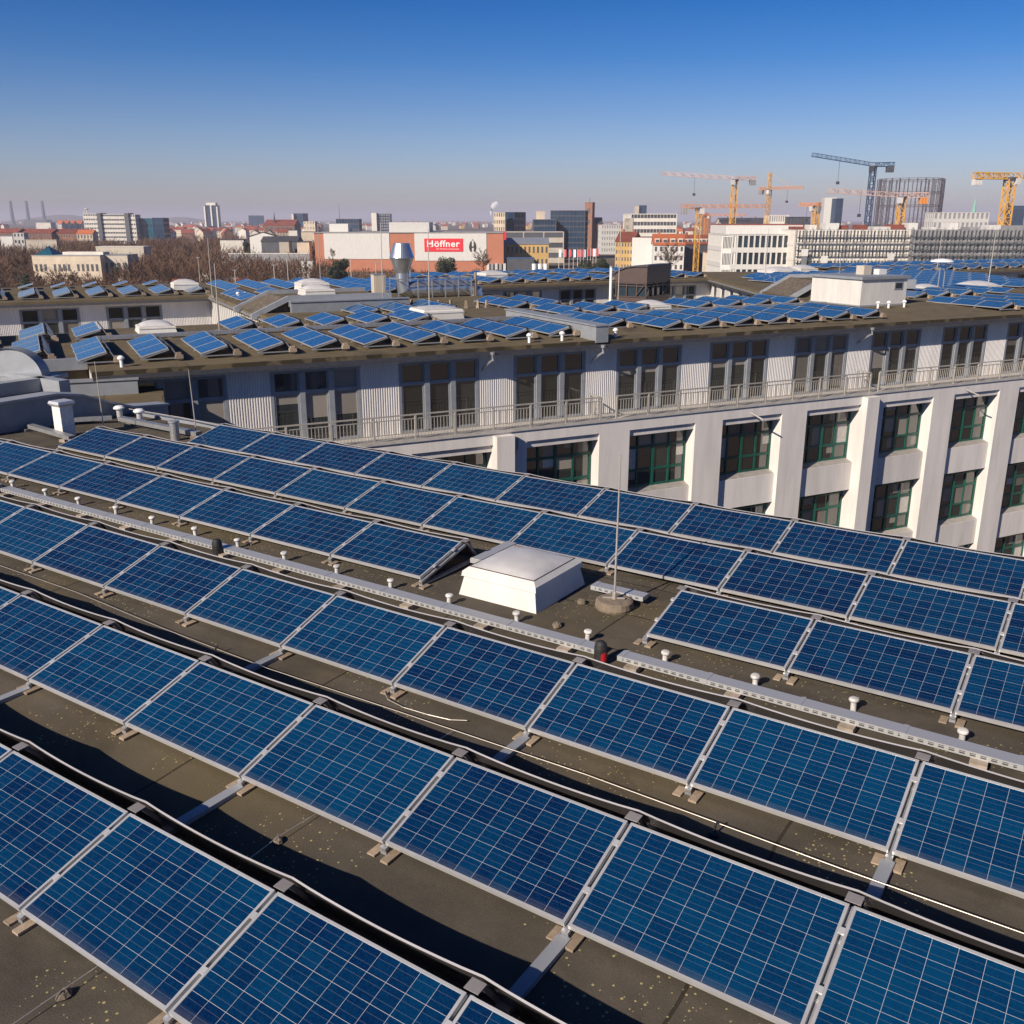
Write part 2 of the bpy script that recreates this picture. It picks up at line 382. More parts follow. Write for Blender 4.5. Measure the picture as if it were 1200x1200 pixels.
# ------------------------------------------------------------------ mesh builder
class MB:
    def __init__(self):
        self.v, self.f, self.m, self.uv, self.s = [], [], [], [], []
    def face(self, pts, mi=0, uv=None, smooth=False):
        i = len(self.v)
        self.v += [tuple(p) for p in pts]
        self.f.append(tuple(range(i, i + len(pts))))
        self.m.append(mi)
        self.s.append(smooth)
        if uv is None:
            a, b, c = Vector(pts[0]), Vector(pts[1]), Vector(pts[2])
            n = (b - a).cross(c - a)
            if n.length > 0:
                n.normalize()
            if abs(n.z) < 0.7:
                t = Vector((-n.y, n.x, 0)).normalized()
                uv = [(Vector(p).dot(t), p[2]) for p in pts]
            else:
                uv = [(p[0], p[1]) for p in pts]
        self.uv += list(uv)
        return self
    def quad(self, a, b, c, d, mi=0, uv=None):
        return self.face((a, b, c, d), mi, uv)
    def hexa(self, b4, t4, mi=0):
        """box from bottom 4 (ccw from above) and top 4"""
        b4, t4 = [Vector(p) for p in b4], [Vector(p) for p in t4]
        self.face(t4, mi)
        self.face(b4[::-1], mi)
        for i in range(4):
            j = (i + 1) % 4
            self.face((b4[i], b4[j], t4[j], t4[i]), mi)
        return self
    def box(self, x0, x1, y0, y1, z0, z1, mi=0):
        return self.hexa([(x0, y0, z0), (x1, y0, z0), (x1, y1, z0), (x0, y1, z0)],
                         [(x0, y0, z1), (x1, y0, z1), (x1, y1, z1), (x0, y1, z1)], mi)
    def obox(self, o, ax, ay, az, mi=0):
        """box from a corner and three edge vectors"""
        o, ax, ay, az = Vector(o), Vector(ax), Vector(ay), Vector(az)
        if ax.cross(ay).dot(az) < 0:
            ax, ay = ay, ax
        return self.hexa([o, o + ax, o + ax + ay, o + ay], [o + az, o + ax + az, o + ax + ay + az, o + ay + az], mi)
    def prism(self, poly, z0, z1, mi=0):
        n = len(poly)
        self.face([(p[0], p[1], z1) for p in poly], mi)
        self.face([(p[0], p[1], z0) for p in poly[::-1]], mi)
        for i in range(n):
            j = (i + 1) % n
            self.face([(*poly[i][:2], z0), (*poly[j][:2], z0), (*poly[j][:2], z1), (*poly[i][:2], z1)], mi)
        return self
    def tube(self, pts, r, n=6, mi=0, cap=True):
        pts = [Vector(p) for p in pts]
        rs = r if isinstance(r, (list, tuple)) else [r] * len(pts)
        rings = []
        for i, p in enumerate(pts):
            d = (pts[min(i + 1, len(pts) - 1)] - pts[max(i - 1, 0)])
            d.normalize()
            a = Vector((0, 0, 1)) if abs(d.z) < 0.9 else Vector((1, 0, 0))
            s = d.cross(a).normalized()
            t = s.cross(d)
            rings.append([p + (s * math.cos(2 * math.pi * k / n) + t * math.sin(2 * math.pi * k / n)) * rs[i] for k in range(n)])
        for i in range(len(rings) - 1):
            for k in range(n):
                l = (k + 1) % n
                self.face((rings[i][k], rings[i][l], rings[i + 1][l], rings[i + 1][k]), mi, smooth=True)
        if cap:
            self.face(rings[0][::-1], mi)
            self.face(rings[-1], mi)
        return self
    def bar(self, a, b, w, mi=0):
        """square bar between two points"""
        a, b = Vector(a), Vector(b)
        d = (b - a).normalized()
        u = Vector((0, 0, 1)) if abs(d.z) < 0.9 else Vector((1, 0, 0))
        s = d.cross(u).normalized() * w / 2
        t = s.cross(d).normalized() * w / 2
        A = [a - s - t, a + s - t, a + s + t, a - s + t]
        B = [b - s - t, b + s - t, b + s + t, b - s + t]
        for i in range(4):
            j = (i + 1) % 4
            self.face((A[j], A[i], B[i], B[j]), mi)
        self.face(A, mi)
        self.face(B[::-1], mi)
        return self
    def lathe(self, prof, c=(0, 0, 0), n=16, mi=0, smooth=True):
        c = Vector(c)
        rg = [[c + Vector((r * math.cos(2 * math.pi * k / n), r * math.sin(2 * math.pi * k / n), z)) for k in range(n)] for r, z in prof]
        for i in range(len(rg) - 1):
            for k in range(n):
                l = (k + 1) % n
                self.face((rg[i][k], rg[i][l], rg[i + 1][l], rg[i + 1][k]), mi, smooth=smooth)
        self.face(rg[0][::-1], mi)
        self.face(rg[-1], mi)
        return self
    def build(self, name, mats, parent=None, loc=(0, 0, 0), rz=0.0, merge=False):
        me = bpy.data.meshes.new(name)
        me.from_pydata(self.v, [], self.f)
        uvl = me.uv_layers.new(name='UVMap')
        flat = [x for p in self.uv for x in p]
        uvl.data.foreach_set('uv', flat)
        me.polygons.foreach_set('material_index', self.m)
        me.polygons.foreach_set('use_smooth', self.s)
        for mt in (mats if isinstance(mats, (list, tuple)) else [mats]):
            me.materials.append(mt)
        if merge:
            bm = bmesh.new()
            bm.from_mesh(me)
            bmesh.ops.remove_doubles(bm, verts=bm.verts, dist=1e-4)
            bm.to_mesh(me)
            bm.free()
        me.update()
        o = bpy.data.objects.new(name, me)
        col.objects.link(o)
        o.location = loc
        o.rotation_euler = (0, 0, rz)
        if parent:
            o.parent = parent
        return o

def tag(o, label=None, cat=None, group=None, kind=None):
    if label: o['label'] = label
    if cat: o['category'] = cat
    if group: o['group'] = group
    if kind: o['kind'] = kind
    return o

def empty(name, loc=(0, 0, 0), rz=0.0, label=None, cat=None, group=None):
    o = bpy.data.objects.new(name, None)
    o.empty_display_size = 0.2
    col.objects.link(o)
    o.location = loc
    o.rotation_euler = (0, 0, rz)
    return tag(o, label, cat, group)

KIDS = {}
def kids(o):
    return KIDS.get(o.name) or [c for c in o.children]

def copy_tree(o, parent=None):
    c = o.copy()
    col.objects.link(c)
    c.parent = parent
    for ch in list(o.children):
        copy_tree(ch, c)
    return c

ORD = ['first', 'second', 'third', 'fourth', 'fifth', 'sixth', 'seventh', 'eighth', 'ninth', 'tenth', 'eleventh', 'twelfth',
       'thirteenth', 'fourteenth', 'fifteenth', 'sixteenth', 'seventeenth', 'eighteenth', 'nineteenth', 'twentieth']
def ordw(i):
    return ORD[i] if i < len(ORD) else '%dth' % (i + 1)

# ------------------------------------------------------------------ ground, hills
g = MB()
g.quad((-26000, -3000, GROUND), (26000, -3000, GROUND), (26000, 30000, GROUND), (-26000, 30000, GROUND))
tag(g.build('ground', M['ground']), kind='structure')

def hill(name, px0, px1, ptop, D):
    b = MB()
    n = 24
    a0, a1 = at(px0, 257, D), at(px1, 257, D)
    h = at(px0, ptop, D).z - GROUND
    prev = None
    for i in range(n + 1):
        t = i / n
        x = a0.x + (a1.x - a0.x) * t
        z = GROUND + h * math.sin(math.pi * t) ** 0.7 * (1 + 0.06 * math.sin(9 * t))
        cur = [(x, D - 900, GROUND), (x, D, z), (x, D + 900, GROUND)]
        if prev:
            for k in range(2):
                b.quad(prev[k], cur[k], cur[k + 1], prev[k + 1])
        prev = cur
    tag(b.build(name, M['ground']), kind='structure')
hill('hills', 40, 110, 251, 9000)
hill('hills', 185, 238, 254, 9500)

# ------------------------------------------------------------------ the roof we look down on
TH = R(-33.7)
U, V = Vector((math.cos(TH), math.sin(TH), 0)), Vector((-math.sin(TH), math.cos(TH), 0))
def uv3(u, v, z=0.0):
    p = U * u + V * v
    return Vector((p.x, p.y, z))
ZR_PTS = [(-8, -0.42), (0, -0.26), (2.9, -0.165), (4.9, -0.085), (6.9, -0.045), (9.4, -0.025), (11.4, -0.05), (13.4, -0.13), (15.3, -0.17)]
def roof_z(v):
    for (a, za), (b, zb) in zip(ZR_PTS, ZR_PTS[1:]):
        if v <= b:
            t = max(0, (v - a) / (b - a))
            return za + (zb - za) * t
    return ZR_PTS[-1][1]

main = empty('flat_roof_building', (0, 0, 0), TH, 'near building seen from above, its brown felt roof crossed by six rows of solar panels', 'building')
b = MB()
us = [-34 + i * 2 for i in range(37)]
for i in range(len(us) - 1):
    for (a, za), (c, zc) in zip(ZR_PTS, ZR_PTS[1:]):
        b.quad((us[i], a, za), (us[i + 1], a, za), (us[i + 1], c, zc), (us[i], c, zc))
ro = b.build('roof', M['roof_main'], main)
b = MB()
b.box(-34, 38, -8, 15.28, GROUND, -0.5)
b.build('wall', M['plaster'], main)
b = MB()
b.box(-22.35, 38, 15.2, 15.42, -0.46, -0.09)
b.build('roof_edge', M['greyband'], main)

# facade of the near building facing the courtyard (mirrored in the windows across)
wt = MB()
for k in range(11):
    u0 = -20 + k * 5.02
    for r in range(4):
        z1 = -3.6 - r * 4.35
        wt.box(u0, u0 + 3.4, 15.22, 15.34, z1 - 2.7, z1)
wt.build('window_recess', M['glass2'], main)
b = MB()
for k in range(12):
    b.box(-21.6 + k * 5.02, -20.05 + k * 5.02, 15.29, 15.9, GROUND, -0.6)
b.build('pilasters', M['plaster'], main)

# ------------------------------------------------------------------ solar panels
PW, PH = 1.65, 0.99
def make_panel(cm='cells'):
    root = empty('solar_panel')
    f = MB()
    fw, th = 0.022, 0.04
    f.box(0, PW, 0, fw, 0, th); f.box(0, PW, PH - fw, PH, 0, th)
    f.box(0, fw, fw, PH - fw, 0, th); f.box(PW - fw, PW, fw, PH - fw, 0, th)
    f.build('frame', M['alu'], root)
    g_ = MB()
    z = th - 0.004
    x0, x1, y0, y1 = fw, PW - fw, fw, PH - fw
    g_.face(((x0, y0, z), (x1, y0, z), (x1, y1, z), (x0, y1, z)), 0, [(0, 0), (x1 - x0, 0), (x1 - x0, y1 - y0), (0, y1 - y0)])
    g_.face(((x0, y1, 0.012), (x1, y1, 0.012), (x1, y0, 0.012), (x0, y0, 0.012)), 1)
    g_.box(PW / 2 - 0.06, PW / 2 + 0.06, PH - 0.18, PH - 0.08, -0.012, 0.010, 2)
    g_.build('glass_face', [M[cm], M['backsheet'], M['black']], root)
    return root
panel_first = {}
def place_panel(mat, label, group, cm='cells'):
    if cm not in panel_first:
        o = panel_first[cm] = make_panel(cm)
    else:
        o = copy_tree(panel_first[cm])
    loc, rot, _ = mat.decompose()
    o.location = loc
    o.rotation_euler = rot.to_euler()
    return tag(o, label, 'solar panel', group)

def frame_mat(origin, xd, yd):
    z = xd.cross(yd).normalized()
    m = Matrix(((xd.x, yd.x, z.x, origin.x), (xd.y, yd.y, z.y, origin.y), (xd.z, yd.z, z.z, origin.z), (0, 0, 0, 1)))
    return m

ROWS = {  # x0, y0, z, tilt, direction, first and last panel, description
    'A': (-3.578, 5.832, -0.084, 0.286, -33.89, -3, 6, 'nearest row'),
    'B': (-5.197, 9.327, -0.001, 0.293, -33.88, -3, 8, 'second nearest row'),
    'C': (-6.843, 12.877, 0.041, 0.319, -33.72, -4, 10, 'row before the long cable tray'),
    'D': (-9.648, 17.751, 0.068, 0.240, -33.40, -3, 14, 'row behind the cable tray'),
    'E': (-4.240, 16.529, 0.032, 0.249, -33.64, -4, 10, 'row second from the courtyard'),
    'F': (-7.292, 21.016, -0.056, 0.240, -33.54, 0, 14, 'farthest row by the courtyard'),
}
STEP = 1.68

# mounting frames: one per joint between two panels
def make_mount(tilt, lift):
    root = empty('mounting_frame')
    ct, st = math.cos(tilt), math.sin(tilt)
    r = MB()
    r.box(-0.03, 0.03, -0.02, 1.36, -lift + 0.005, -lift + 0.035)
    r.build('base_rail', M['galv'], root)
    r = MB()     # sloping rail in the gap between panels
    a, c = Vector((0, -0.03, -0.018)), Vector((0, PH * ct + 0.03, PH * st - 0.006))
    d = c - a
    r.obox(a - Vector((0.028, 0, 0)), (0.056, 0, 0), d, Vector((0, -st, ct)) * -0.03)
    r.build('slope_rail', M['galv'], root)
    r = MB()     # rear prop and top bracket
    ztop = PH * st + 0.035
    r.bar((0, 1.06, ztop - 0.03), (0, 1.30, -lift + 0.03), 0.035)
    r.obox((-0.055, PH * ct + 0.012, ztop), (0.11, 0, 0), (0, 0.095, 0.005), (0, 0, 0.006))
    r.build('rear_bracket', M['bracket'], root)
    for y in (0.28, 0.74):
        r = MB()
        o = Vector((-0.02, y * ct, y * st + 0.026))
        r.obox(o, (0.04, 0, 0), (0, 0.05 * ct, 0.05 * st), Vector((0, -st, ct)) * 0.018)
        r.build('clamp', M['alu'], root)
    for sx in (-0.115, 0.04):
        r = MB()
        r.box(sx, sx + 0.075, -0.085 - 0.02 * (sx > 0), 0.06, -lift + 0.004, -lift + 0.018 + 0.008 * (sx > 0))
        r.build('foot_plate', M['foot'], root)
    return root

def make_deflector(tilt, lift):
    """folded rear wind sheet, one panel wide, its top lip bowing between the frames"""
    b = MB()
    zt = PH * math.sin(tilt) + 0.045
    n = 10
    prev = None
    for i in range(n + 1):
        t = i / n
        bow = math.sin(math.pi * t) ** 0.8
        y = 1.095 - 0.018 * bow
        z = zt - 0.022 * bow
        x = STEP * t
        cur = [(x, 1.335, -lift + 0.006), (x, 1.30, -lift + 0.012), (x, y + 0.014, z - 0.008), (x, y + 0.006, z + 0.004), (x, y - 0.008, z - 0.003), (x, y - 0.004, z - 0.012)]
        if prev:
            for k in range(5):
                b.quad(prev[k + 1], cur[k + 1], cur[k], prev[k], 1 if k in (2, 3) else 0)
        prev = cur
    return b.build('wind_deflector', [M['plate'], M['lip']])

mount_c, defl_c = {}, {}
PANEL_TOTAL = 0
for key, (x0, y0, z0, tilt, ang, k0, k1, desc) in ROWS.items():
    a = R(ang)
    d = Vector((math.cos(a), math.sin(a), 0))
    up = Vector((-math.sin(a), math.cos(a), 0))
    org = Vector((x0, y0, z0))
    yd = up * math.cos(tilt) + Vector((0, 0, math.sin(tilt)))
    v0 = V.dot(org)
    lift = z0 - roof_z(v0) + 0.0
    cnt, mcnt, dcnt = 0, 0, 0
    joints = set()
    for k in range(k0, k1 + 1):
        if key == 'D' and k in (6, 7):
            continue
        p = org + d * (STEP * k + 0.015)
        ctr = p + d * 0.8 + yd * 0.5
        vis = any(seen(p + d * i * PW + yd * j * PH) for i in (0, 0.3, 0.7, 1) for j in (0, 0.5, 1))
        if not vis and not seen(ctr, 420):
            continue
        side = 'left' if ctr.x < 0 else 'right'
        if vis:
            lab = 'blue solar panel, %s from the left in the %s' % (ordw(cnt), desc)
            cnt += 1
        else:
            lab = 'blue solar panel past the %s picture edge in the %s' % (side, desc)
        place_panel(frame_mat(p, d, yd), lab, 'solar panels on the near roof')
        PANEL_TOTAL += 1
        joints |= {k, k + 1}
        o = make_deflector(tilt, lift) if key not in defl_c else defl_c[key].copy()
        if key in defl_c:
            col.objects.link(o)
        defl_c[key] = o
        o.location = org + d * (STEP * k)
        o.rotation_euler = (0, 0, a)
        if vis:
            tag(o, 'sheet metal deflector behind the %s panel from the left, %s' % (ordw(cnt - 1), desc), 'wind deflector', 'wind deflectors behind the panel rows')
        else:
            tag(o, 'sheet metal deflector past the %s picture edge, %s' % (side, desc), 'wind deflector', 'wind deflectors behind the panel rows')
    for k in sorted(joints):
        p = org + d * (STEP * k)
        if key not in mount_c:
            o = mount_c[key] = make_mount(tilt, lift)
        else:
            o = copy_tree(mount_c[key])
        o.location = p
        o.rotation_euler = (0, 0, a)
        vis = seen(p, 6) or seen(p + yd, 6)
        if vis:
            lab = 'steel mounting frame, %s from the left under the %s' % (ordw(mcnt), desc)
            mcnt += 1
        else:
            lab = 'steel mounting frame past the %s picture edge under the %s' % ('left' if p.x < 0 else 'right', desc)
        tag(o, lab, 'panel mount', 'mounting frames of the panel rows')

# flat bars that tie some feet to the row in front
b = MB()
b.box(-0.05, 0.05, -0.80, -0.02, 0.006, 0.05)
bar0 = b.build('tie_bar', M['greyband'])
ties = [('B', 2, 'second row from the bottom, left of the middle'), ('B', 4, 'second row from the bottom, near the bottom centre'), ('B', 0, 'second row from the bottom at the left edge'),
        ('C', 3, 'third row, left of the picture centre'), ('C', 5, 'third row, at the picture centre'), ('C', 7, 'third row, near the right edge')]
for i, (key, k, txt) in enumerate(ties):
    x0, y0, z0, tilt, ang = ROWS[key][:5]
    a = R(ang)
    o = bar0 if i == 0 else bar0.copy()
    if i:
        col.objects.link(o)
    p = Vector((x0, y0, 0)) + Vector((math.cos(a), math.sin(a), 0)) * STEP * k
    p.z = roof_z(V.dot(p) - 0.4)
    o.location = p
    o.rotation_euler = (0, 0, a)
    tag(o, 'grey flat steel tie bar, %s' % txt, 'tie bar', 'tie bars between panel rows')

# ------------------------------------------------------------------ cable tray, vents, cowls
def make_tray(L):
    b = MB()
    w, h = 0.175, 0.060
    b.box(0, L, -w / 2, w / 2, 0.07, 0.07 + h)
    n = int(L / 1.0)
    for i in range(n + 1):      # lid joints
        x = min(L - 0.05, 0.02 + i * 1.0)
        b.box(x, x + 0.05, -w / 2 - 0.006, w / 2 + 0.006, 0.085, 0.07 + h + 0.005)
    for i in range(int(L / 0.09)):      # punched slots
        x = 0.03 + i * 0.09
        b.box(x, x + 0.05, -w / 2 - 0.002, -w / 2 + 0.02, 0.088, 0.101, 1)
        b.box(x, x + 0.05, -w / 2 - 0.002, -w / 2 + 0.02, 0.109, 0.116, 1)
    return b
tray_segs = [(-24, -17.25, 'left of the black cowl at the left edge'), (-17.0, -4.72, 'running between the two black cowls'), (-4.44, 9, 'running to the right edge past the red cowl')]
blk = MB(); blk.box(-0.075, 0.075, -0.165, 0.09, 0, 0.0695)
blk0 = None
bi = 0
for i, (a, c, txt) in enumerate(tray_segs):
    o = make_tray(c - a).build('cable_tray', [M['tray'], M['darkmetal']], None, uv3(a, 8.86, roof_z(8.86)), TH)
    tag(o, 'long galvanised cable tray %s' % txt, 'cable tray', 'cable trays on the near roof')
    x = a + 0.2
    while x < c:
        if blk0 is None:
            o = blk0 = blk.build('concrete_block', M['conc'])
        else:
            o = blk0.copy(); col.objects.link(o)
        p = uv3(x, 8.84, roof_z(8.84))
        o.location = p; o.rotation_euler = (0, 0, TH + random.uniform(-0.06, 0.06))
        if seen(p):
            bi += 1
            tag(o, 'small concrete block carrying the long cable tray, %s from the left' % ordw(bi - 1), 'block', 'blocks under the cable tray')
        else:
            tag(o, 'small concrete block under the cable tray past the picture edge', 'block', 'blocks under the cable tray')
        x += 1.17
# second short trays beside the skylight
for a, c, v, txt in [(-5.75, -4.98, 10.6, 'short cable tray between the white skylight and the lightning rod'), ]:
    o = make_tray(c - a).build('cable_tray', [M['tray'], M['darkmetal']], None, uv3(a, v, roof_z(v)), TH)
    tag(o, 'galvanised ' + txt, 'cable tray', 'cable trays on the near roof')
o = make_tray(0.95).build('cable_tray', [M['tray'], M['darkmetal']], None, uv3(-7.62, 10.47, roof_z(10.5)), TH + math.pi / 2)
tag(o, 'galvanised short cable tray running back behind the left corner of the white skylight', 'cable tray', 'cable trays on the near roof')

def make_vent():
    root = empty('roof_vent')
    s = MB(); s.lathe([(0.029, -0.01), (0.029, 0.108)], n=14); s.build('pipe', M['ventgrey'], root)
    c = MB(); c.lathe([(0.026, 0.100), (0.038, 0.108), (0.051, 0.122), (0.051, 0.138), (0.040, 0.150), (0.015, 0.154)], n=16)
    c.build('cap', M['ventgrey'], root)
    return root
vent0 = make_vent()
for i in range(21):
    u = -18.25 + 1.018 * i + random.uniform(-0.04, 0.04)
    v = 9.16 + random.uniform(-0.03, 0.03)
    o = vent0 if i == 0 else copy_tree(vent0)
    p = uv3(u, v, roof_z(v))
    o.location = p
    o.rotation_euler = (random.uniform(-0.09, 0.09), random.uniform(-0.09, 0.09), random.uniform(0, 6))
    vis = seen(p)
    tag(o, ('white mushroom vent behind the long cable tray, %s from the left' % ordw(i - 2)) if vis else 'white mushroom vent past the picture edge behind the cable tray', 'roof vent', 'mushroom vents along the cable tray')

def make_cowl():
    root = empty('vent_cowl')
    b = MB(); b.lathe([(0.075, 0), (0.075, 0.20), (0.066, 0.25), (0.04, 0.28), (0.01, 0.287)], n=18); b.build('hood', M['black'], root)
    b = MB()
    for i in range(6):
        a0, a1 = R(-75 + i * 14), R(-61 + i * 14)
        b.quad((0.079 * math.cos(a0), 0.079 * math.sin(a0), 0.06), (0.079 * math.cos(a1), 0.079 * math.sin(a1), 0.06), (0.079 * math.cos(a1), 0.079 * math.sin(a1), 0.175 - .01 * abs(i - 2)), (0.079 * math.cos(a0), 0.079 * math.sin(a0), 0.175 - .01 * abs(i - 2.5)))
    b.build('red_mouth', M['redp'], root)
    return root
cw = make_cowl()
for i, (u, v, rz, txt) in enumerate([(-4.62, 8.72, R(-18), 'black rounded vent cowl with red mouth in the cable tray gap near the picture centre'), (-17.12, 8.75, R(-24), 'black rounded vent cowl with red band at the left picture edge'), (-11.05, 8.72, R(150), 'plain black rounded vent cowl in front of the cable tray, left of centre')]):
    o = cw if i == 0 else copy_tree(cw)
    o.location = uv3(u, v, roof_z(v)); o.rotation_euler = (0, 0, rz)
    tag(o, txt, 'vent cowl', 'black vent cowls')

# ------------------------------------------------------------------ big white skylight
def make_skylight(w, d, h, name='skylight', dome=0.105):
    root = empty(name)
    b = MB()
    e = 0.07
    e = 0.055
    hc = h * 0.68
    b.hexa([(0, 0, 0), (w, 0, 0), (w, d, 0), (0, d, 0)], [(e, e, hc), (w - e, e, hc), (w - e, d - e, hc), (e, d - e, hc)])
    b.build('kerb', M['white'], root)
    b = MB()
    i_, z0, z1 = 0.10, hc + 0.002, h
    q = [(z0, 0.025), (hc + (h - hc) * .55, 0.035), (z1, i_)]
    for (za, a_), (zb_, c_) in zip(q, q[1:]):
        b.hexa([(a_, a_, za), (w - a_, a_, za), (w - a_, d - a_, za), (a_, d - a_, za)], [(c_, c_, zb_ - .0005), (w - c_, c_, zb_ - .0005), (w - c_, d - c_, zb_ - .0005), (c_, d - c_, zb_ - .0005)])
    b.build('frame', M['white'], root)
    b = MB()
    n = 14
    j = i_ + 0.015
    def P(a, c):
        x, y = j + (w - 2 * j) * a, j + (d - 2 * j) * c
        return Vector((x, y, z1 + 0.004 + dome * (1 - (2 * a - 1) ** 2) ** 0.62 * (1 - (2 * c - 1) ** 2) ** 0.62))
    for p in range(n):
        for q in range(n):
            b.face((P(p / n, q / n), P((p + 1) / n, q / n), P((p + 1) / n, (q + 1) / n), P(p / n, (q + 1) / n)), 0, smooth=True)
    b.build('dome', M['dome'], root, merge=True)
    b = MB()
    for (x0, x1, y0, y1) in ((i_ + .003, w - i_ - .003, i_ + .003, i_ + 0.014), (i_ + .003, w - i_ - .003, d - i_ - 0.014, d - i_ - .003), (i_ + .003, i_ + 0.014, i_ + 0.014, d - i_ - 0.014), (w - i_ - 0.014, w - i_ - .003, i_ + 0.014, d - i_ - 0.014)):
        b.box(x0, x1, y0, y1, z1 + 0.001, z1 + 0.009)
    b.build('seal', M['brown'], root)
    return root
sk = make_skylight(1.22, 1.25, 0.385)
sk.location = uv3(-7.2, 9.52, roof_z(9.6)); sk.rotation_euler = (0, 0, TH)
tag(sk, 'large white skylight with opal dome on the near roof between the panel rows', 'skylight')

# ------------------------------------------------------------------ lightning rods, stones, wires
def rod(name, u, v, z, h, lean, label, base):
    root = empty(name, uv3(u, v, z), 0, label, 'lightning rod', 'lightning rods')
    b = MB(); b.tube([(0, 0, 0.08), (lean[0] * 0.5, lean[1] * 0.5, h * 0.55), (lean[0], lean[1], h)], [0.016, 0.013, 0.008], 8)
    b.build('rod', M['wire'], root)
    if base:
        b = MB(); b.lathe([(0.24, 0), (0.25, 0.03), (0.24, 0.10), (0.21, 0.115), (0.05, 0.118)], n=24); b.build('concrete_base', M['concdark'], root)
        b = MB(); b.bar((-0.15, 0.02, 0.135), (0.13, -0.02, 0.135), 0.02); b.lathe([(0.03, 0.118), (0.03, 0.2), (0.018, 0.21)], n=8); b.build('clamp', M['wire'], root)
    else:
        b = MB(); b.box(-0.1, 0.1, -0.1, 0.1, 0, 0.09); b.build('concrete_base', M['conc'], root)
    return root
rod('lightning_rod', -5.27, 10.28, roof_z(10.3), 2.02, (0.02, 0.02), 'tall thin lightning rod on a round concrete base beside the white skylight', True)
rod('lightning_rod', -20.68, 13.35, roof_z(13.4), 1.7, (-0.02, 0.0), 'thin lightning rod behind the leftmost panel, next to the grey chimney', False)
rod('lightning_rod', -18.42, 14.25, roof_z(14.2), 1.6, (-0.04, 0.0), 'thin lightning rod at the back corner of the near roof before the dark windows', False)

def stone(u, v, s, label, seed):
    r_ = random.Random(seed)
    b = MB()
    n = 9
    pr = [(s * r_.uniform(0.8, 1.1), 0), (s * r_.uniform(0.9, 1.15), s * 0.3), (s * r_.uniform(0.7, 0.95), s * 0.75), (s * 0.3, s * 0.9)]
    rg = []
    for r, z in pr:
        rg.append([Vector((r * math.cos(2 * math.pi * k / n) * r_.uniform(0.85, 1.1), r * 0.75 * math.sin(2 * math.pi * k / n) * r_.uniform(0.85, 1.1), z * r_.uniform(0.9, 1.1))) for k in range(n)])
    for i in range(3):
        for k in range(n):
            l = (k + 1) % n
            b.face((rg[i][k], rg[i][l], rg[i + 1][l], rg[i + 1][k]))
    b.face(rg[-1])
    tag(b.build('stone_weight', M['concdark'], None, uv3(u, v, roof_z(v)), TH + seed), label, 'stone', 'loose stone weights')
stone(-5.68, 10.15, 0.07, 'small dark stone beside the round base of the lightning rod', 3)
stone(-5.55, 9.32, 0.07, 'small pierced stone behind the cable tray in front of the skylight', 5)
stone(-5.29, 4.5, 0.05, 'brown stone weight holding a wire in the shade behind the nearest row', 12)
stone(-5.32, 2.63, 0.055, 'brown stone weight holding a wire at the bottom left corner', 8)

def wire(pts, label, r=0.0036, name='lightning_wire', mat='wire'):
    b = MB(); b.tube(pts, r, 6)
    return tag(b.build(name, M[mat]), label, 'wire', 'lightning protection wires')
pw = [(-17, 6.72), (-13.4, 6.66), (-11.4, 6.66), (-9.5, 6.55), (-7.6, 6.5), (-5.9, 6.55), (-3.6, 6.6), (-1.3, 6.55), (0, 6.55), (4, 6.6), (8, 6.6)]
wire([uv3(u, v, roof_z(v) + 0.07) for u, v in pw], 'pale wire stretched along the foot of the third panel row')
wire([uv3(u, v, roof_z(v) + 0.03) for u, v in [(-6.2, 6.86), (-6.05, 6.74), (-5.8, 6.70), (-5.5, 6.72), (-5.25, 6.76), (-5.1, 6.84)]], 'pale loop of wire at a panel foot near the picture centre', 0.005)
wire([uv3(u, v, roof_z(v) + h) for u, v, h in [(-5.4, 1.2, .03), (-5.32, 2.63, .06), (-5.3, 3.6, .025), (-5.29, 4.5, .055), (-5.24, 5.2, .03), (-5.1, 6.6, .03)]], 'thin wire running over two brown stones under the nearest rows at the left')
for i, (u, v, txt) in enumerate([(-8.45, 6.5, 'left of the picture centre'), (-2.35, 6.5, 'right of the picture centre')]):
    root = empty('wire_holder', uv3(u, v, roof_z(v)), TH, 'dark wire holder clip standing on the roof %s' % txt, 'wire holder', 'wire holders')
    b = MB(); b.lathe([(0.05, 0), (0.045, 0.025), (0.02, 0.03)], n=12); b.build('base', M['black'], root)
    b = MB(); b.tube([(0, 0, 0.025), (0.0, 0.01, 0.08), (0, 0.05, 0.10)], 0.008, 6); b.build('clip', M['black'], root)

# yellowish wooden corner seen at the bottom left edge
# ------------------------------------------------------------------ back-left corner of the near roof
ch = empty('box_chimney', uv3(-20.9, 12.5, roof_z(12.5)), TH, 'square grey sheet metal chimney with flared cap at the back left of the near roof', 'chimney')
b = MB(); b.box(-0.16, 0.16, -0.16, 0.16, 0, 0.74); b.build('shaft', M['ventgrey'], ch)
b = MB()
for z0, a0, z1, a1 in ((.72, .175, .78, .215), (.781, .215, .84, .19)):
    b.hexa([(-a0, -a0, z0), (a0, -a0, z0), (a0, a0, z0), (-a0, a0, z0)], [(-a1, -a1, z1), (a1, -a1, z1), (a1, a1, z1), (-a1, a1, z1)])
b.build('cap', M['alu'], ch)

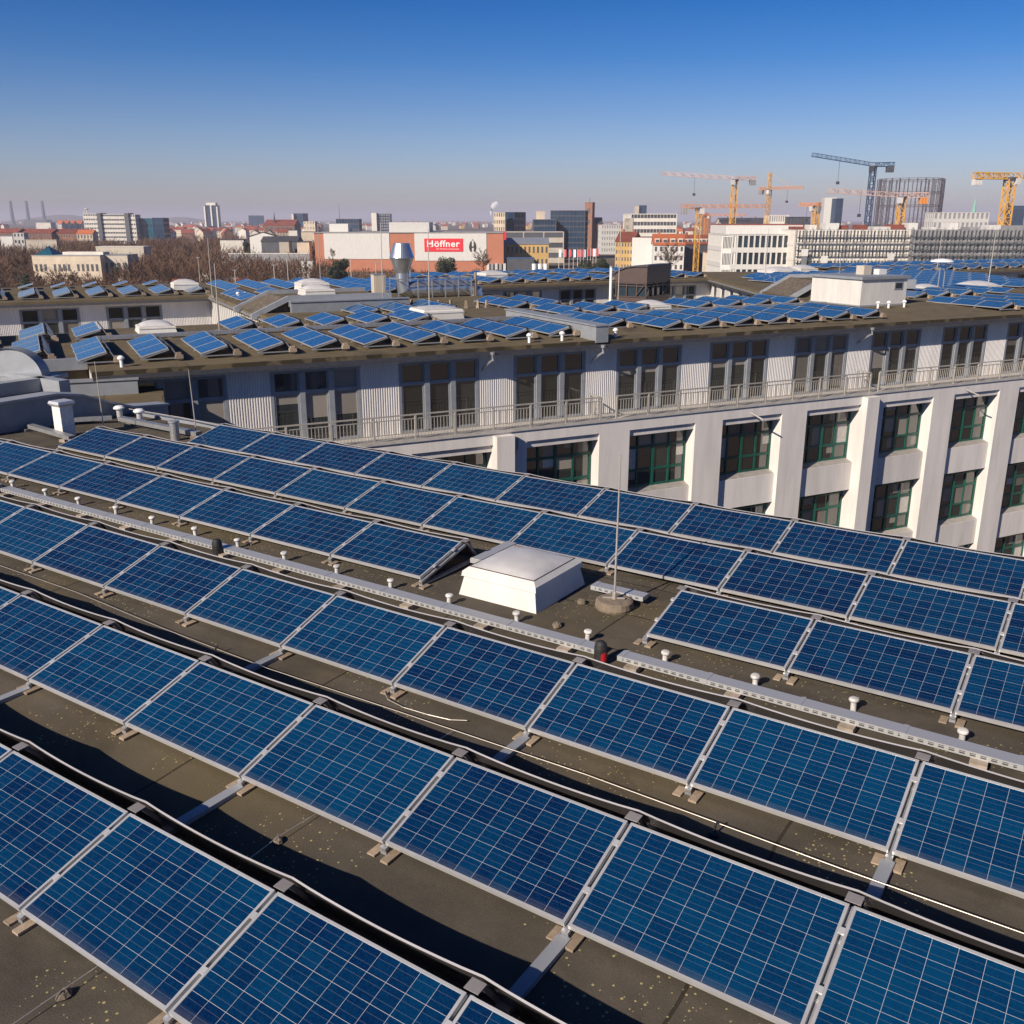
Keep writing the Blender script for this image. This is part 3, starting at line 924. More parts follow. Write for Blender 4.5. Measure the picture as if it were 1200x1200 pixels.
def pvent(u, v, h, label):
    root = empty('pipe_vent', uv3(u, v, roof_z(v)), 0, label, 'roof vent', 'pipe vents at the back left')
    b = MB(); b.lathe([(0.075, 0), (0.075, h)], n=16); b.build('pipe', M['alu'], root)
    b = MB(); b.lathe([(0.07, h - 0.01), (0.14, h + 0.01), (0.14, h + 0.04), (0.09, h + 0.08), (0.02, h + 0.09)], n=18); b.build('cap', M['white2'], root)
pvent(-22.0, 14.7, 0.24, 'white capped pipe vent farther left at the back corner of the near roof')
pvent(-21.2, 14.72, 0.24, 'white capped pipe vent, right one of the pair at the back roof edge')
root = empty('flue_pipe', uv3(-18.55, 13.75, roof_z(13.7)), 0, 'stout plain grey flue pipe beside the first panel of the last row', 'flue pipe')
b = MB(); b.lathe([(0.105, 0), (0.105, 0.42)], n=20); b.build('pipe', M['galv'], root)
b = MB(); b.lathe([(0.10, 0.415), (0.125, 0.42), (0.125, 0.46), (0.06, 0.47)], n=20); b.build('cap', M['greyband'], root)
def duct(pts, w, h, label, z=0.08):
    b = MB()
    for (a, c) in zip(pts, pts[1:]):
        A, C = uv3(*a, roof_z(a[1]) + z), uv3(*c, roof_z(c[1]) + z)
        d = (C - A); s = d.cross(Vector((0, 0, 1))).normalized() * w
        b.obox(A - s / 2, d, s, (0, 0, h))
    return tag(b.build('cable_duct', M['galv']), label, 'cable duct', 'cable ducts at the back left')
duct([(-22.15, 12.35), (-20.0, 12.1)], 0.16, 0.09, 'grey cable duct passing in front of the square chimney')
duct([(-22.3, 13.1), (-21.6, 14.2)], 0.16, 0.09, 'grey cable duct running back behind the square chimney')
duct([(-21.3, 14.25), (-18.2, 14.15)], 0.17, 0.1, 'grey cable duct along the back roof edge past the flue pipe')
for i, (u, v, txt) in enumerate([(-22.1, 12.33, 'left end of the duct before the chimney'), (-20.3, 12.15, 'right end of the duct before the chimney'), (-20.9, 14.2, 'left end of the back duct'), (-18.35, 14.1, 'right end of the back duct by the lightning rod')]):
    o = blk0.copy(); col.objects.link(o)
    o.location = uv3(u, v, roof_z(v)); o.rotation_euler = (0, 0, TH + 0.3 * i)
    tag(o, 'small concrete block under the %s' % txt, 'block', 'blocks under the ducts')
wire([uv3(-22.3, 15.1, 0.0), uv3(-20, 15.05, 0.02), uv3(-17.5, 14.95, 0.0)], 'pale wire along the back edge of the near roof', 0.012)

# raised roof at the left with its dark parapet, sloping down to the courtyard side
hr = empty('raised_roof_building', (0, 0, 0), TH, 'taller neighbouring roof at the left edge with a dark curved parapet and pale coping', 'building')
b = MB()
pr = [(5.0, 0.62), (13.2, 0.62), (13.9, 0.50), (14.6, 0.22), (15.3, -0.02), (16.4, -0.12)]
for (a, za), (c, zc) in zip(pr, pr[1:]):
    b.hexa([(-22.65, a, -1.5), (-22.3, a, -1.5), (-22.3, c, -1.5), (-22.65, c, -1.5)], [(-22.65, a, za), (-22.3, a, za), (-22.3, c, zc), (-22.65, c, zc)])
b.build('parapet', M['greypaint'], hr)
b = MB()
for (a, za), (c, zc) in zip(pr, pr[1:]):
    b.hexa([(-22.75, a, za + .003), (-22.22, a, za + .003), (-22.22, c, zc + .003), (-22.75, c, zc + .003)], [(-22.75, a, za + 0.06), (-22.22, a, za + 0.06), (-22.22, c, zc + 0.06), (-22.75, c, zc + 0.06)])
b.build('coping', M['greyband'], hr)
b = MB()
b.box(-34, -22.66, 4, 14.2, GROUND, 0.42)
b.build('roof', M['roof_court'], hr)
b = MB()
b.obox((-24.6, 9.0, 0.43), (0.35, 0, 0), (0, 5.2, 0), (0, 0, 0.34))
b.obox((-29, 14.0, 0.43), (5.6, 0, 0), (0, 0.3, 0), (0, 0, 0.34))
b.build('skylight_kerb', M['greyband'], hr)

# ------------------------------------------------------------------ the courtyard wings (a rectangular grid s along, d back)
AG = R(26.2)
OG = Vector((-14.05, 32.02, 0))
ES, ED = Vector((math.cos(AG), math.sin(AG), 0)), Vector((-math.sin(AG), math.cos(AG), 0))
def sd3(s, d, z=0.0):
    p = OG + ES * s + ED * d
    p.z = z
    return p
PITCH, WIN = 5.02, 3.45

def upper_window(seed=0):
    root = empty('window')
    rw = random.Random(seed)
    f = MB()
    z0, z1, zt = -3.42, -0.62, -1.45
    f.box(0, WIN, 0.0, 0.14, z1 - 0.09, z1)
    f.box(0, WIN, 0.0, 0.14, z0, z0 + 0.10)
    xs = [0.0, 1.06, 2.18, WIN - 0.10]
    ws = [0.10, 0.21, 0.21, 0.10]
    for i, x in enumerate(xs):
        d = -0.05 if 0 < i < 3 else 0.0
        f.box(x, x + ws[i], d, 0.138, z0 + 0.101, z1 - 0.091)
    for i in range(3):
        f.box(xs[i] + ws[i] + .002, xs[i + 1] - .002, 0.0, 0.12, zt - 0.07, zt + 0.07)
        for x in (xs[i] + ws[i] + .001, xs[i + 1] - 0.061):
            f.box(x, x + 0.06, 0.02, 0.11, z0 + 0.102, zt - 0.071)
            f.box(x, x + 0.06, 0.02, 0.11, zt + 0.071, z1 - 0.092)
    fr_ = f.build('frame', M['greypaint'], root)
    for i in range(3):
        g_ = MB()
        x0, x1 = xs[i] + ws[i] - .02, xs[i + 1] + .02
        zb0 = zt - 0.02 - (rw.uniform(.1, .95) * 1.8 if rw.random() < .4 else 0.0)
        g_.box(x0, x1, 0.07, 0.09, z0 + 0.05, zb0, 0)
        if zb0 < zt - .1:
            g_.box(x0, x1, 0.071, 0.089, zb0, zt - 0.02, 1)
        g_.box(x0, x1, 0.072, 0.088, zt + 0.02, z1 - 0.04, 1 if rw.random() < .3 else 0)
        g_.build('glass', [M['glass'], M['reflect_tan']], root)
    return root

def lower_window(seed=0):
    root = empty('window')
    rw = random.Random(seed)
    f = MB()
    h = 2.6
    for x, w in ((0, 0.09), (0.80, 0.09), (1.62, 0.13), (2.50, 0.09), (WIN - 0.09, 0.09)):
        f.box(x, x + w, 0, 0.12, 0, h)
    for z, w in ((0, 0.10), (0.72, 0.12), (1.78, 0.12), (h - 0.08, 0.08)):
        f.box(0.003, WIN - 0.003, 0.012, 0.11, z + .002, z + w - .002)
    f.build('frame', M['green'], root)
    g_ = MB()
    for x0, x1 in ((.05, .83), (.85, 1.66), (1.70, 2.53), (2.56, WIN - .05)):
        for z0, z1, pb in ((.03, .75, .3), (.79, 1.83, .5), (1.86, h - .03, .45)):
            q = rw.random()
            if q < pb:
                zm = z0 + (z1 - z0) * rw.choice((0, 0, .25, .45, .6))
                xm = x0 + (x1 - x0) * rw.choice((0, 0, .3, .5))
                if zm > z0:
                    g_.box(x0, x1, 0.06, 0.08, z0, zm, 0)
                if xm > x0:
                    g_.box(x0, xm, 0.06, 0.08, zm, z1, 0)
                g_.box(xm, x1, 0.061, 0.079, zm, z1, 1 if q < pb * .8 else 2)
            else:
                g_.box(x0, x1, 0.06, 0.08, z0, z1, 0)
    g_.build('glass', [M['glass'], M['reflect_tan'], M['reflect_pale']], root)
    s_ = MB(); s_.hexa([(-0.0, -0.36, -0.16), (WIN, -0.36, -0.16), (WIN, 0.02, -0.16), (0, 0.02, -0.16)], [(0, -0.36, -0.13), (WIN, -0.36, -0.13), (WIN, 0.02, -0.004), (0, 0.02, -0.004)])
    s_.build('sill', M['sill'], root)
    return root
WPOOL = {}
wrr = random.Random(9)
def put_window(kind, parent, s, d, z, rz=0.0):
    v = wrr.randrange(6)
    if (kind, v) not in WPOOL:
        o = WPOOL[(kind, v)] = upper_window(v + 3) if kind == 'u' else lower_window(v + 20)
    else:
        o = copy_tree(WPOOL[(kind, v)])
    o.parent = parent
    o.location = (s, d, z)
    o.rotation_euler = (0, 0, rz)
    return o

def corrugated(b, s0, s1, d, z0, z1):
    n = max(2, int((s1 - s0) / 0.098))
    st = (s1 - s0) / n
    for i in range(n):
        x = s0 + i * st
        q = [(x, d), (x + st * 0.35, d), (x + st * 0.5, d - 0.026), (x + st * 0.85, d - 0.026), (x + st, d)]
        for a, c in zip(q, q[1:]):
            b.quad((a[0], a[1], z0), (c[0], c[1], z0), (c[0], c[1], z1), (a[0], a[1], z1))

def wing(name, label, s0, s1, d0, d1, bay0, nb, zroof=lambda d: 0.0, lower=0, flat_roof=True):
    root = empty(name, OG, AG, label, 'building')
    zf = -3.42
    b = MB()      # ribbed piers and the band over the windows
    edges = [s0] + [x for k in range(nb) for x in (bay0 + k * PITCH, bay0 + k * PITCH + WIN)] + [s1]
    for i in range(0, len(edges), 2):
        if edges[i + 1] - edges[i] > 0.2:
            corrugated(b, edges[i], edges[i + 1], d0 + 0.68, zf, -0.44)
    for k in range(nb):
        corrugated(b, bay0 + k * PITCH, bay0 + k * PITCH + WIN, d0 + 0.681, -0.62, -0.44)
    b.quad((s0, d0 + .68, zf), (s0, d0 + .68, -0.3), (s0, d1 - .3, -0.3), (s0, d1 - .3, zf))
    b.build('upper_wall', M['corr'], root)
    b = MB()      # interior floor, back wall and soffit
    b.box(s0 + .02, s1 - .02, d0 + 3.4, d1 - 0.3, GROUND, -0.45)
    b.quad((s0, d0, -0.432), (s0, d0 + 3.4, -0.432), (s1, d0 + 3.4, -0.432), (s1, d0, -0.432))
    b.quad((s0, d0 + .62, zf + .01), (s1, d0 + .62, zf + .01), (s1, d0 + 3.5, zf + .01), (s0, d0 + 3.5, zf + .01))
    b.build('core_wall', M['slab'], root)
    for k in range(nb):
        put_window('u', root, bay0 + k * PITCH, d0 + 0.66, 0)
    b = MB()      # roof skin
    ds = [d0] + [d0 + x for x in (1.5, 3, 4.5, 6, 8)] + [d1]
    nS = max(2, int((s1 - s0) / 4))
    for i in range(nS):
        a, c = s0 + (s1 - s0) * i / nS, s0 + (s1 - s0) * (i + 1) / nS
        for x, y in zip(ds, ds[1:]):
            b.quad((a, x, zroof(x - d0)), (c, x, zroof(x - d0)), (c, y, zroof(y - d0)), (a, y, zroof(y - d0)))
    b.quad((s1, d1, zroof(9)), (s1, d1, -3.4), (s0, d1, -3.4), (s0, d1, zroof(9)))
    b.quad((s1, d0, -.43), (s1, d1, -.43), (s1, d1, zroof(9)), (s1, d0, zroof(0)))
    b.quad((s0, d1, -.43), (s0, d0, -.43), (s0, d0, zroof(0)), (s0, d1, zroof(9)))
    b.build('roof', M['roof_court'], root)
    b = MB()
    b.box(s0 - .02, s1 + .02, d0 - 0.02, d0 + 0.25, -0.28, zroof(0) + 0.03)
    b.build('fascia', M['roof_court'], root)
    b = MB()      # gutter
    b.box(s0, s1, d0 - 0.05, d0 + 0.2, -0.43, -0.281)
    b.build('gutter', M['darkmetal'], root)
    if not lower:
        b = MB(); b.box(s0, s1, d0 + 0.4, d0 + 1.2, GROUND, zf - 0.02); b.build('lower_wall', M['plaster'], root)
    return root

def zB(d): return -0.15 + min(d, 6) * 0.042
B_S1 = 64
wb = wing('courtyard_building', 'long white building across the courtyard with a glazed set-back top storey, balcony and solar roof', 0, B_S1, 0, 11.8, 1.0, 12, zB, lower=4)
# lower facade: piers, beams, recessed panels
b = MB()
b.box(-6, B_S1, -0.6, 0.55, -3.98, -3.52)
for k in range(-2, 13):
    a = 1.0 + k * PITCH - (PITCH - WIN)
    if a > B_S1 - 2: break
    b.box(a + .02, a + PITCH - WIN - .02, -0.6, 0.55, GROUND, -3.981)
    if k in (3, 7):
        b.box(a + .025, a + .82, -0.98, -0.601, GROUND, -3.58)
b.build('pilasters', M['plaster'], wb)
for k in range(-2, 12):
    a = 1.0 + k * PITCH
    b = MB(); b.box(a - .019, a + WIN + .019, -0.49, 0.5, -4.27, -3.982); b.build('lintel_panel', M['plaster'], wb)
    for r in range(4):
        zt = -6.95 - r * 4.38
        b = MB(); b.box(a - .019, a + WIN + .019, -0.38, 0.55, zt - 1.42, zt); b.build('spandrel', M['plaster'], wb)
for k in range(-1, 11):
    for r in range(3):
        put_window('l', wb, 1.0 + k * PITCH, 0.02, -6.80 - r * 4.38)
b = MB()
for k in range(-2, 12):
    a = 1.0 + k * PITCH
    b.box(a + .05, a + WIN - .05, 0.5, 0.56, GROUND, -4.0)
b.build('window_backing', M['darkwall'], wb)
b = MB()
b.box(-6, B_S1, -0.62, 0.66, -3.519, -3.43)
b.box(-6, B_S1, -0.66, -0.621, -3.50, -3.38)
b.build('balcony_slab', M['slab'], wb)
# railing in two stretches, posts as sub-parts
def railing(parent, a, c, d, ret=0.0):
    r = MB()
    zt = -2.40
    r.box(a, c, d - 0.03, d + 0.03, zt - 0.05, zt)
    r.box(a, c, d - 0.015, d + 0.015, zt - 0.20, zt - 0.165)
    r.box(a, c, d - 0.015, d + 0.015, -3.30, -3.265)
    x = a + 0.06
    while x < c:
        r.box(x, x + 0.022, d - 0.011, d + 0.011, -3.266, zt - 0.199)
        x += 0.135
    if ret:
        r.box(c - .03, c + .03, d + .031, d + ret, zt - 0.05, zt)
        for i in range(7):
            r.box(c - .011, c + .011, d + 0.1 + i * .13, d + .122 + i * .13, -3.266, zt - 0.051)
    o = r.build('railing', M['rail'], parent)
    p = MB(); p.box(-0.035, 0.035, -0.04, 0.04, -3.46, -2.451)
    base = None
    n = max(1, round((c - a) / 1.72))
    for i in range(n + 1):
        if base is None:
            q = base = p.build('post', M['rail'], o)
        else:
            q = base.copy(); col.objects.link(q); q.parent = o
        q.location = (a + (c - a) * i / n, d, 0)
railing(wb, -5.5, 19.55, -0.60, 0.9)
railing(wb, 20.35, 35.0, -0.60, 0.9)
railing(wb, 35.6, B_S1 - 0.2, -0.60)
# downpipes of the top storey and the hoppers on the projecting piers
dp = None
for s in (14.75, 19.9, 35.3):
    b = MB()
    b.tube([(0, -0.10, -0.33), (0, -0.10, -0.62), (-0.12, 0.45, -0.95), (-0.12, 0.86, -1.35), (-0.12, 0.88, -3.42)], 0.055, 8)
    b.lathe([(0.09, -0.42), (0.10, -0.30)], (0, -0.11, 0), 10)
    if dp is None:
        dp = q = b.build('downpipe', M['galv'], wb)
    else:
        q = dp.copy(); col.objects.link(q); q.parent = wb
    q.location = (s, 0, 0)
hop = None
for k in (3, 7):
    a = 1.0 + k * PITCH - 0.12
    hx = a - PITCH + WIN + 1.06
    b = MB()
    b.box(-0.14, 0.14, -0.16, 0.0, -4.15, -3.72)
    b.hexa([(-.06, -.08, -4.5), (.06, -.08, -4.5), (.06, 0, -4.5), (-.06, 0, -4.5)], [(-.14, -.16, -4.151), (.14, -.16, -4.151), (.14, 0, -4.151), (-.14, 0, -4.151)])
    b.tube([(0, -0.06, -4.5), (0, -0.06, GROUND)], 0.05, 8)
    if hop is None:
        hop = q = b.build('rain_hopper', M['sill'], wb)
    else:
        q = hop.copy(); col.objects.link(q); q.parent = wb
    q.location = (hx, -0.602, 0)
b = MB()
b.box(-7.5, -0.021, 2.3, 11.8, GROUND, -0.40)
b.build('corner_wall', M['roof_court'], wb)
b = MB()
b.box(-7.5, -0.021, 2.3, 11.8, -0.399, 0.0)
b.build('corner_roof', M['roof_court'], wb)
b = MB()
b.box(-7.5, -0.03, 2.0, 2.29, -0.3, 0.10)
b.build('corner_parapet', M['greyband'], wb)
for s_ in (27.7, 42.0):
    b = MB(); b.tube([(s_, -.6, -3.8), (s_ + .1, -1.35, -4.0)], 0.035, 6); b.build('flag_holder', M['rail'], wb)
# fire wall kerb running back over the roof
b = MB()
b.box(19.55, 20.15, -0.08, 8.6, -0.2, 0.48)
b.box(19.49, 20.21, -0.12, 8.64, 0.481, 0.54)
b.build('fire_wall_kerb', M['greyband'], wb)

def zC(d): return -0.15 + min(d, 6) * 0.042
wc1 = wing('rear_wing', 'rear wing at the left with dark windows, in front of the bare wood', -34, 10.2, 32.6, 44, -34 + 1.6, 8, zC)
wc2 = wing('rear_wing', 'rear wing behind the middle of the courtyard roof, right of the silver duct', 26.2, 52.0, 33.4, 45, 26.6, 5, zC)
wc3 = wing('rear_wing', 'rear wing at the far right with many tilted solar panels above shaded windows', 69, 118, 32.4, 44, 69.8, 9, zC)

# connecting wings
def link_wing(label, s0, s1, d0, d1, louvre, org=None, rz=None):
    root = empty('connecting_wing', OG if org is None else org, AG if rz is None else rz, label, 'building')
    b = MB()
    b.box(s0 + .5, s1 - .5, d0, d1, GROUND, -0.42)
    b.build('wall', M['plaster'], root)
    b = MB()
    b.box(s0, s1, d0 + .01, d1 - .01, -0.419, 0.02)
    b.build('roof', M['roof_court'], root)
    b = MB()
    n = int((d1 - d0) / louvre[0])
    for i in range(n):
        d = d0 + 0.6 + i * louvre[0]
        b.box(s0 + (0.38 if louvre[2] else 0.15), s0 + 0.495, d, d + louvre[1], -3.6, -0.45)
    b.build('side_piers', M['white'], root)
    if louvre[2]:
        for i in range(n):
            d = d0 + 0.6 + louvre[1] + i * louvre[0]
            w = MB(); w.box(s0 + 0.44, s0 + 0.499, d + .2, d + louvre[0] - louvre[1] - .2, -1.9, -0.75)
            w.build('window', M['glass2'], root)
    b = MB()
    b.box(s0 - 0.10, s0 - .002, d0 + .3, d1, -0.30, -0.18)
    b.tube([(s0 - .05, d1 - .4, -.3), (s0 + .2, d1 - .4, -0.8), (s0 + .2, d1 - .4, -4)], 0.06, 8)
    b.build('gutter', M['galv'], root)
    return root
x1 = link_wing('connecting wing left of centre with white louvred side wall and stepped roof', 9.2, 26.0, 11.85, 45, (0.62, 0.22, False))
y1 = link_wing('connecting wing right of centre with white side wall and small square windows', 0, 24, 0, 33, (2.9, 1.5, True), sd3(40.9, 11.85), AG - R(25))

def stepped_block(root, s0, s1, d0, d1, h, mat, sw=1.7):
    """raised roof field with a sloping gravel flank between grey metal kerbs"""
    b = MB()
    b.hexa([(s0 - sw, d0, 0.022), (s0, d0, 0.022), (s0, d1, 0.022), (s0 - sw, d1, 0.022)], [(s0 - sw, d0, 0.04), (s0, d0, h), (s0, d1, h), (s0 - sw, d1, 0.04)])
    b.build('sloping_field', M[mat], root)
    b = MB()
    b.box(s0 + .001, s1, d0, d1, 0.021, h - .05)
    b.build('raised_roof', M['roof_court'], root)
    for d in (d0 - .32, d1 + .001):
        b = MB()
        b.hexa([(s0 - sw - .3, d, -0.3), (s0, d, h - .12), (s0, d + .3, h - .12), (s0 - sw - .3, d + .3, -0.3)], [(s0 - sw - .3, d, 0.0), (s0, d, h + .16), (s0, d + .3, h + .16), (s0 - sw - .3, d + .3, 0.0)])
        b.box(s0 + .001, s1, d, d + .3, h - .4, h + .16)
        b.build('metal_kerb', M['greyband'], root)
stepped_block(x1, 10.75, 16.5, 17.2, 21.6, 0.72, 'gravel')
b = MB(); b.box(10.8, 17.4, 16.6, 16.85, 0.02, 0.55); b.box(10.75, 17.45, 16.55, 16.88, 0.551, 0.62); b.build('low_parapet', M['greypaint'], x1)
stepped_block(y1, 1.9, 8, 1.2, 7.0, 1.0, 'gravel', 1.7)

# ------------------------------------------------------------------ panels on the courtyard roofs
RT = R(15.5)
def rack_dirs():
    return -ED, (ES * math.cos(RT) + Vector((0, 0, math.sin(RT))))
def rack_hw(n):
    root = empty('rack_frame')
    L = n * STEP
    b = MB()     # rear sheet (local: x along the row towards the front, y to the right)
    zt = PH * math.sin(RT) + 0.05
    b.quad((0, 1.095, zt), (L, 1.095, zt), (L, 1.30, -0.08), (0, 1.30, -0.08))
    b.quad((0, 1.06, zt), (L, 1.06, zt), (L, 1.095, zt + .001), (0, 1.095, zt + .001))
    b.build('wind_sheet', M['plate'], root)
    for i in range(n + 1):
        b = MB()
        b.box(i * STEP - .03, i * STEP + .03, -0.02, 1.34, -0.09, -0.05)
        b.bar((i * STEP, 0, -0.05), (i * STEP, 0.97, PH * math.sin(RT) - 0.03), 0.04)
        b.bar((i * STEP, 1.06, zt - .03), (i * STEP, 1.27, -0.06), 0.04)
        b.build('rail', M['galv'], root)
    b = MB(); b.box(L - .02, L + .16, 1.15, 1.42, -0.09, 0.05); b.box(L - .02, L + .13, 1.2, 1.36, 0.051, 0.13); b.build('ballast_block', M['foot'], root)
    return root
RH = {}
def rack(s, dfront, n, zf, tags, group, plate=True):
    """n panels running back from dfront; low edge at s"""
    xd, yd = rack_dirs()
    dback = dfront + n * STEP
    z = zf + 0.10
    for j in range(n):
        org = sd3(s, dback - j * STEP - 0.015, z)
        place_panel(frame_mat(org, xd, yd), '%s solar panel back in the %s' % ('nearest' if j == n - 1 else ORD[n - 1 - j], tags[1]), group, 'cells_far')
    if plate:
        if n not in RH:
            o = RH[n] = rack_hw(n)
        else:
            o = copy_tree(RH[n])
        o.location = sd3(s, dback, z)
        o.rotation_euler = (0, 0, AG - math.pi / 2)
        tag(o, 'metal frame of the %s' % tags[1], 'rack frame', 'rack frames on the courtyard roofs')

def hopt(k): return ordw(k)
grp = 'solar panels on the courtyard roofs'
# front rank of the long roof, left of the fire wall
for k in range(12):
    s = -4.45 + 2.05 * k
    if 18.3 < s: break
    rack(s, 1.35 if s > -1 else 2.9, 3, zB(3.6) - 0.02, ('%s from the eave', '%s front-eave rack from the left, left of metal kerb' % hopt(k)), grp)
k2 = 0
for k in range(17):
    s = 21.9 + 2.03 * k
    if 39.2 - 1.4 < s < 44.3:
        continue
    rack(s, 1.35 if s > 22 or s < 21 else 3.0, 3, zB(3.6) - 0.02, ('%s from the eave', '%s front-eave rack from the left, right of metal kerb' % hopt(k2)), grp)
    k2 += 1
k3 = 0
for k in range(-2, 26):
    s = -0.1 + 2.05 * k
    if 1.6 < s < 4.3 or 14.6 < s < 18.2 or 18.0 < s < 20.5 or 26.6 < s < 30 or 38.6 < s < 44.6:
        continue
    rack(s, 8.0, 2, 0.09, ('%s from the eave', '%s rack from the left, second rank, long front roof' % hopt(k3)), grp)
    k3 += 1
k4 = 0
for s, d, n in [(13.3, 12.6, 2), (15.4, 12.4, 3), (17.5, 12.4, 3), (9.7, 24.5, 4), (12.0, 25.0, 4), (14.1, 25.2, 3), (22.0, 13.0, 3), (24.0, 13.0, 3), (19.4, 27.0, 3)]:
    rack(s, d, n, 0.03, ('%s from the front', '%s rack from the left on the connecting roof' % hopt(k4)), grp)
    k4 += 1
k5 = 0
for a, c, dd in ((-10.4, 9.0, 34.0), (26.6, 42, 34.8), (46.2, 51, 34.8)):
    s = a
    while s < c:
        rack(s, dd, 3, zC(3) - .02, ('%s from the eave', '%s rear-roof eave rack from the left' % hopt(k5)), grp)
        s += 2.05
        k5 += 1
s = 69.8
while s < 98:
    rack(s, 33.8, 2, zC(3) - .02, ('%s from the eave', '%s rear-roof eave rack from the left' % hopt(k5)), grp)
    s += 2.05
    k5 += 1
# the many smaller ones farther back: one mass
fb = MB()
def far_panel(s, d, z):
    xd, yd = rack_dirs()
    o = sd3(s, d, z + 0.1)
    nrm = xd.cross(yd)
    p = [o, o + xd * PW, o + xd * PW + yd * PH, o + yd * PH]
    fb.obox(o - nrm * .005, xd * PW, yd * PH, nrm * .03, 1)
    i_ = 0.03
    a = o + xd * i_ + yd * i_ + nrm * .0285
    X, Y = xd * (PW - 2 * i_), yd * (PH - 2 * i_)
    fb.face((a, a + X, a + X + Y, a + Y), 0, [(0, 0), (1.606, 0), (1.606, .946), (0, .946)])
n_far = 0
for (a, c, d0, d1, z) in ((-10.4, 10, 40.8, 43.9, 0.1), (26.8, 51, 41, 44.9, 0.1), (69.8, 98, 39.0, 43.5, 0.1), (49.0, 57, 8.0, 11.5, 0.1), (98, 114, 33.8, 43, 0.1), (18.5, 25, 28, 43, 0.03), (10.5, 17, 33.5, 43, 0.03)):
    s = a
    while s < c:
        d = d0 + 1.68
        while d < d1:
            far_panel(s, d, z)
            n_far += 1
            d += STEP
        s += 2.05
ca, sa = math.cos(R(25)), math.sin(R(25))
s = 46.0
while s < 80:
    d = 13.8
    while d < 33:
        rx, ry = s + 1 - 40.9, d + .8 - 11.85
        lx, ly = rx * ca - ry * sa, rx * sa + ry * ca
        if ((8.8 < lx < 22.5 and 1.0 < ly < 31) or (2.2 < lx < 8.9 and 9.0 < ly < 31)) and not (58.0 < s < 62 and d < 16.5):
            far_panel(s, d, 0.03)
            n_far += 1
        d += STEP
    s += 2.05
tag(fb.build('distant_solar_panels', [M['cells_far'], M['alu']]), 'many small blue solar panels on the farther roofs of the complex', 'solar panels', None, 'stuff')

# grey duct between the ranks of the front roof
for a, c, txt in ((0.6, 19.4, 'left'), (20.4, 39.0, 'right')):
    b = MB(); b.box(a, c, 6.95, 7.2, 0.16, 0.30)
    x = a + .3
    while x < c:
        b.box(x, x + .2, 6.97, 7.18, 0.10, 0.159, 1); x += 2.4
    tag(b.build('cable_duct', [M['galv'], M['conc']], None, OG, AG), 'long grey cable duct behind the front rank of panels, %s of the metal kerb' % txt, 'cable duct', 'cable ducts on the courtyard roof')

# ------------------------------------------------------------------ skylights, vents and rods on those roofs
def sky_at(s, d, w, dep, h, z, label, dome=0.25):
    o = make_skylight(w * .92, dep * .92, h * .68, 'skylight', dome * .62)
    o.location = sd3(s, d, z); o.rotation_euler = (0, 0, AG)
    tag(o, label, 'skylight', 'skylights on the courtyard roofs')
sky_at(2.4, 8.9, 1.7, 1.8, 0.42, 0.1, 'white domed skylight among the rear panels at the left of the long roof', 0.35)
sky_at(15.2, 8.6, 2.3, 2.3, 0.75, 0.1, 'broad white skylight left of the metal kerb, below the silver duct', 0.2)
sky_at(12.2, 19.0, 1.9, 1.9, 0.5, 0.68, 'white pyramid skylight on the stepped roof behind the grey low parapet', 0.4)
sky_at(15.0, 31.0, 2.2, 2.2, 0.9, 0.03, 'white pyramid skylight farther back on the connecting roof left of the silver stack', 0.4)
sky_at(7.4, 36.0, 1.9, 1.9, 0.7, 0.1, 'white domed skylight on the rear wing at the left before the bare wood', 0.35)
sky_at(31.9, 37.8, 2.2, 2.2, 0.7, 0.1, 'white skylight on the rear roof left of the brown stair tower', 0.3)
sky_at(27.5, 8.3, 2.0, 1.8, 0.4, 0.1, 'flat white domed skylight in front of the brown stair tower', 0.4)
sky_at(58.5, 33.5, 3.0, 3.0, 0.5, 0.03, 'white domed skylight on the rear roof above the small square windows', 0.5)
sky_at(51.8, 11.4, 2.2, 2.0, 0.35, 0.1, 'flat white domed skylight right of the white roof house', 0.45)
sky_at(57.5, 12.3, 3.4, 2.2, 0.4, 0.03, 'wide white domed skylight farther right behind the panels', 0.5)
sky_at(63.5, 36, 2.4, 2.4, 0.5, 0.03, 'white domed skylight far behind the white roof house', 0.5)

def rod2(s, d, z, h, label):
    root = empty('lightning_rod', sd3(s, d, z), 0, label, 'lightning rod', 'lightning rods')
    b = MB(); b.tube([(0, 0, 0), (0.03, 0, h)], [0.035, 0.02], 6); b.build('rod', M['wire'], root)
    b = MB(); b.box(-.15, .15, -.15, .15, 0, .12); b.build('concrete_base', M['conc'], root)
for s, d, z, h, t in [(5.6, 8.1, .1, 2.9, 'left white domed skylight on the long roof'), (-4.9, 9.5, .0, 3.6, 'grey barrel vault at the left edge'), (8.9, 29.6, 0, 3.6, 'louvred side wall of the connecting wing'), (16.0, 16.9, 0, 4.6, 'grey low parapet on the stepped roof'), (16.9, 12.2, .1, 4.2, 'panels left of the silver stack'), (18.4, 38.5, 0, 4.5, 'silver stack on its left'), (29.0, 13.2, 0, 4.2, 'brown stair tower on its near side'), (23.7, 33.3, .1, 3.2, 'rear wing left of the middle'), (62.5, 15.0, .0, 4.4, 'wide skylight at the right'), (78, 33.0, .1, 4.0, 'rear wing at the far right'), (55, 31, .1, 4.0, 'small square windows on the far roof')]:
    rod2(s, d, z, h, 'thin pale lightning rod near the %s' % t)

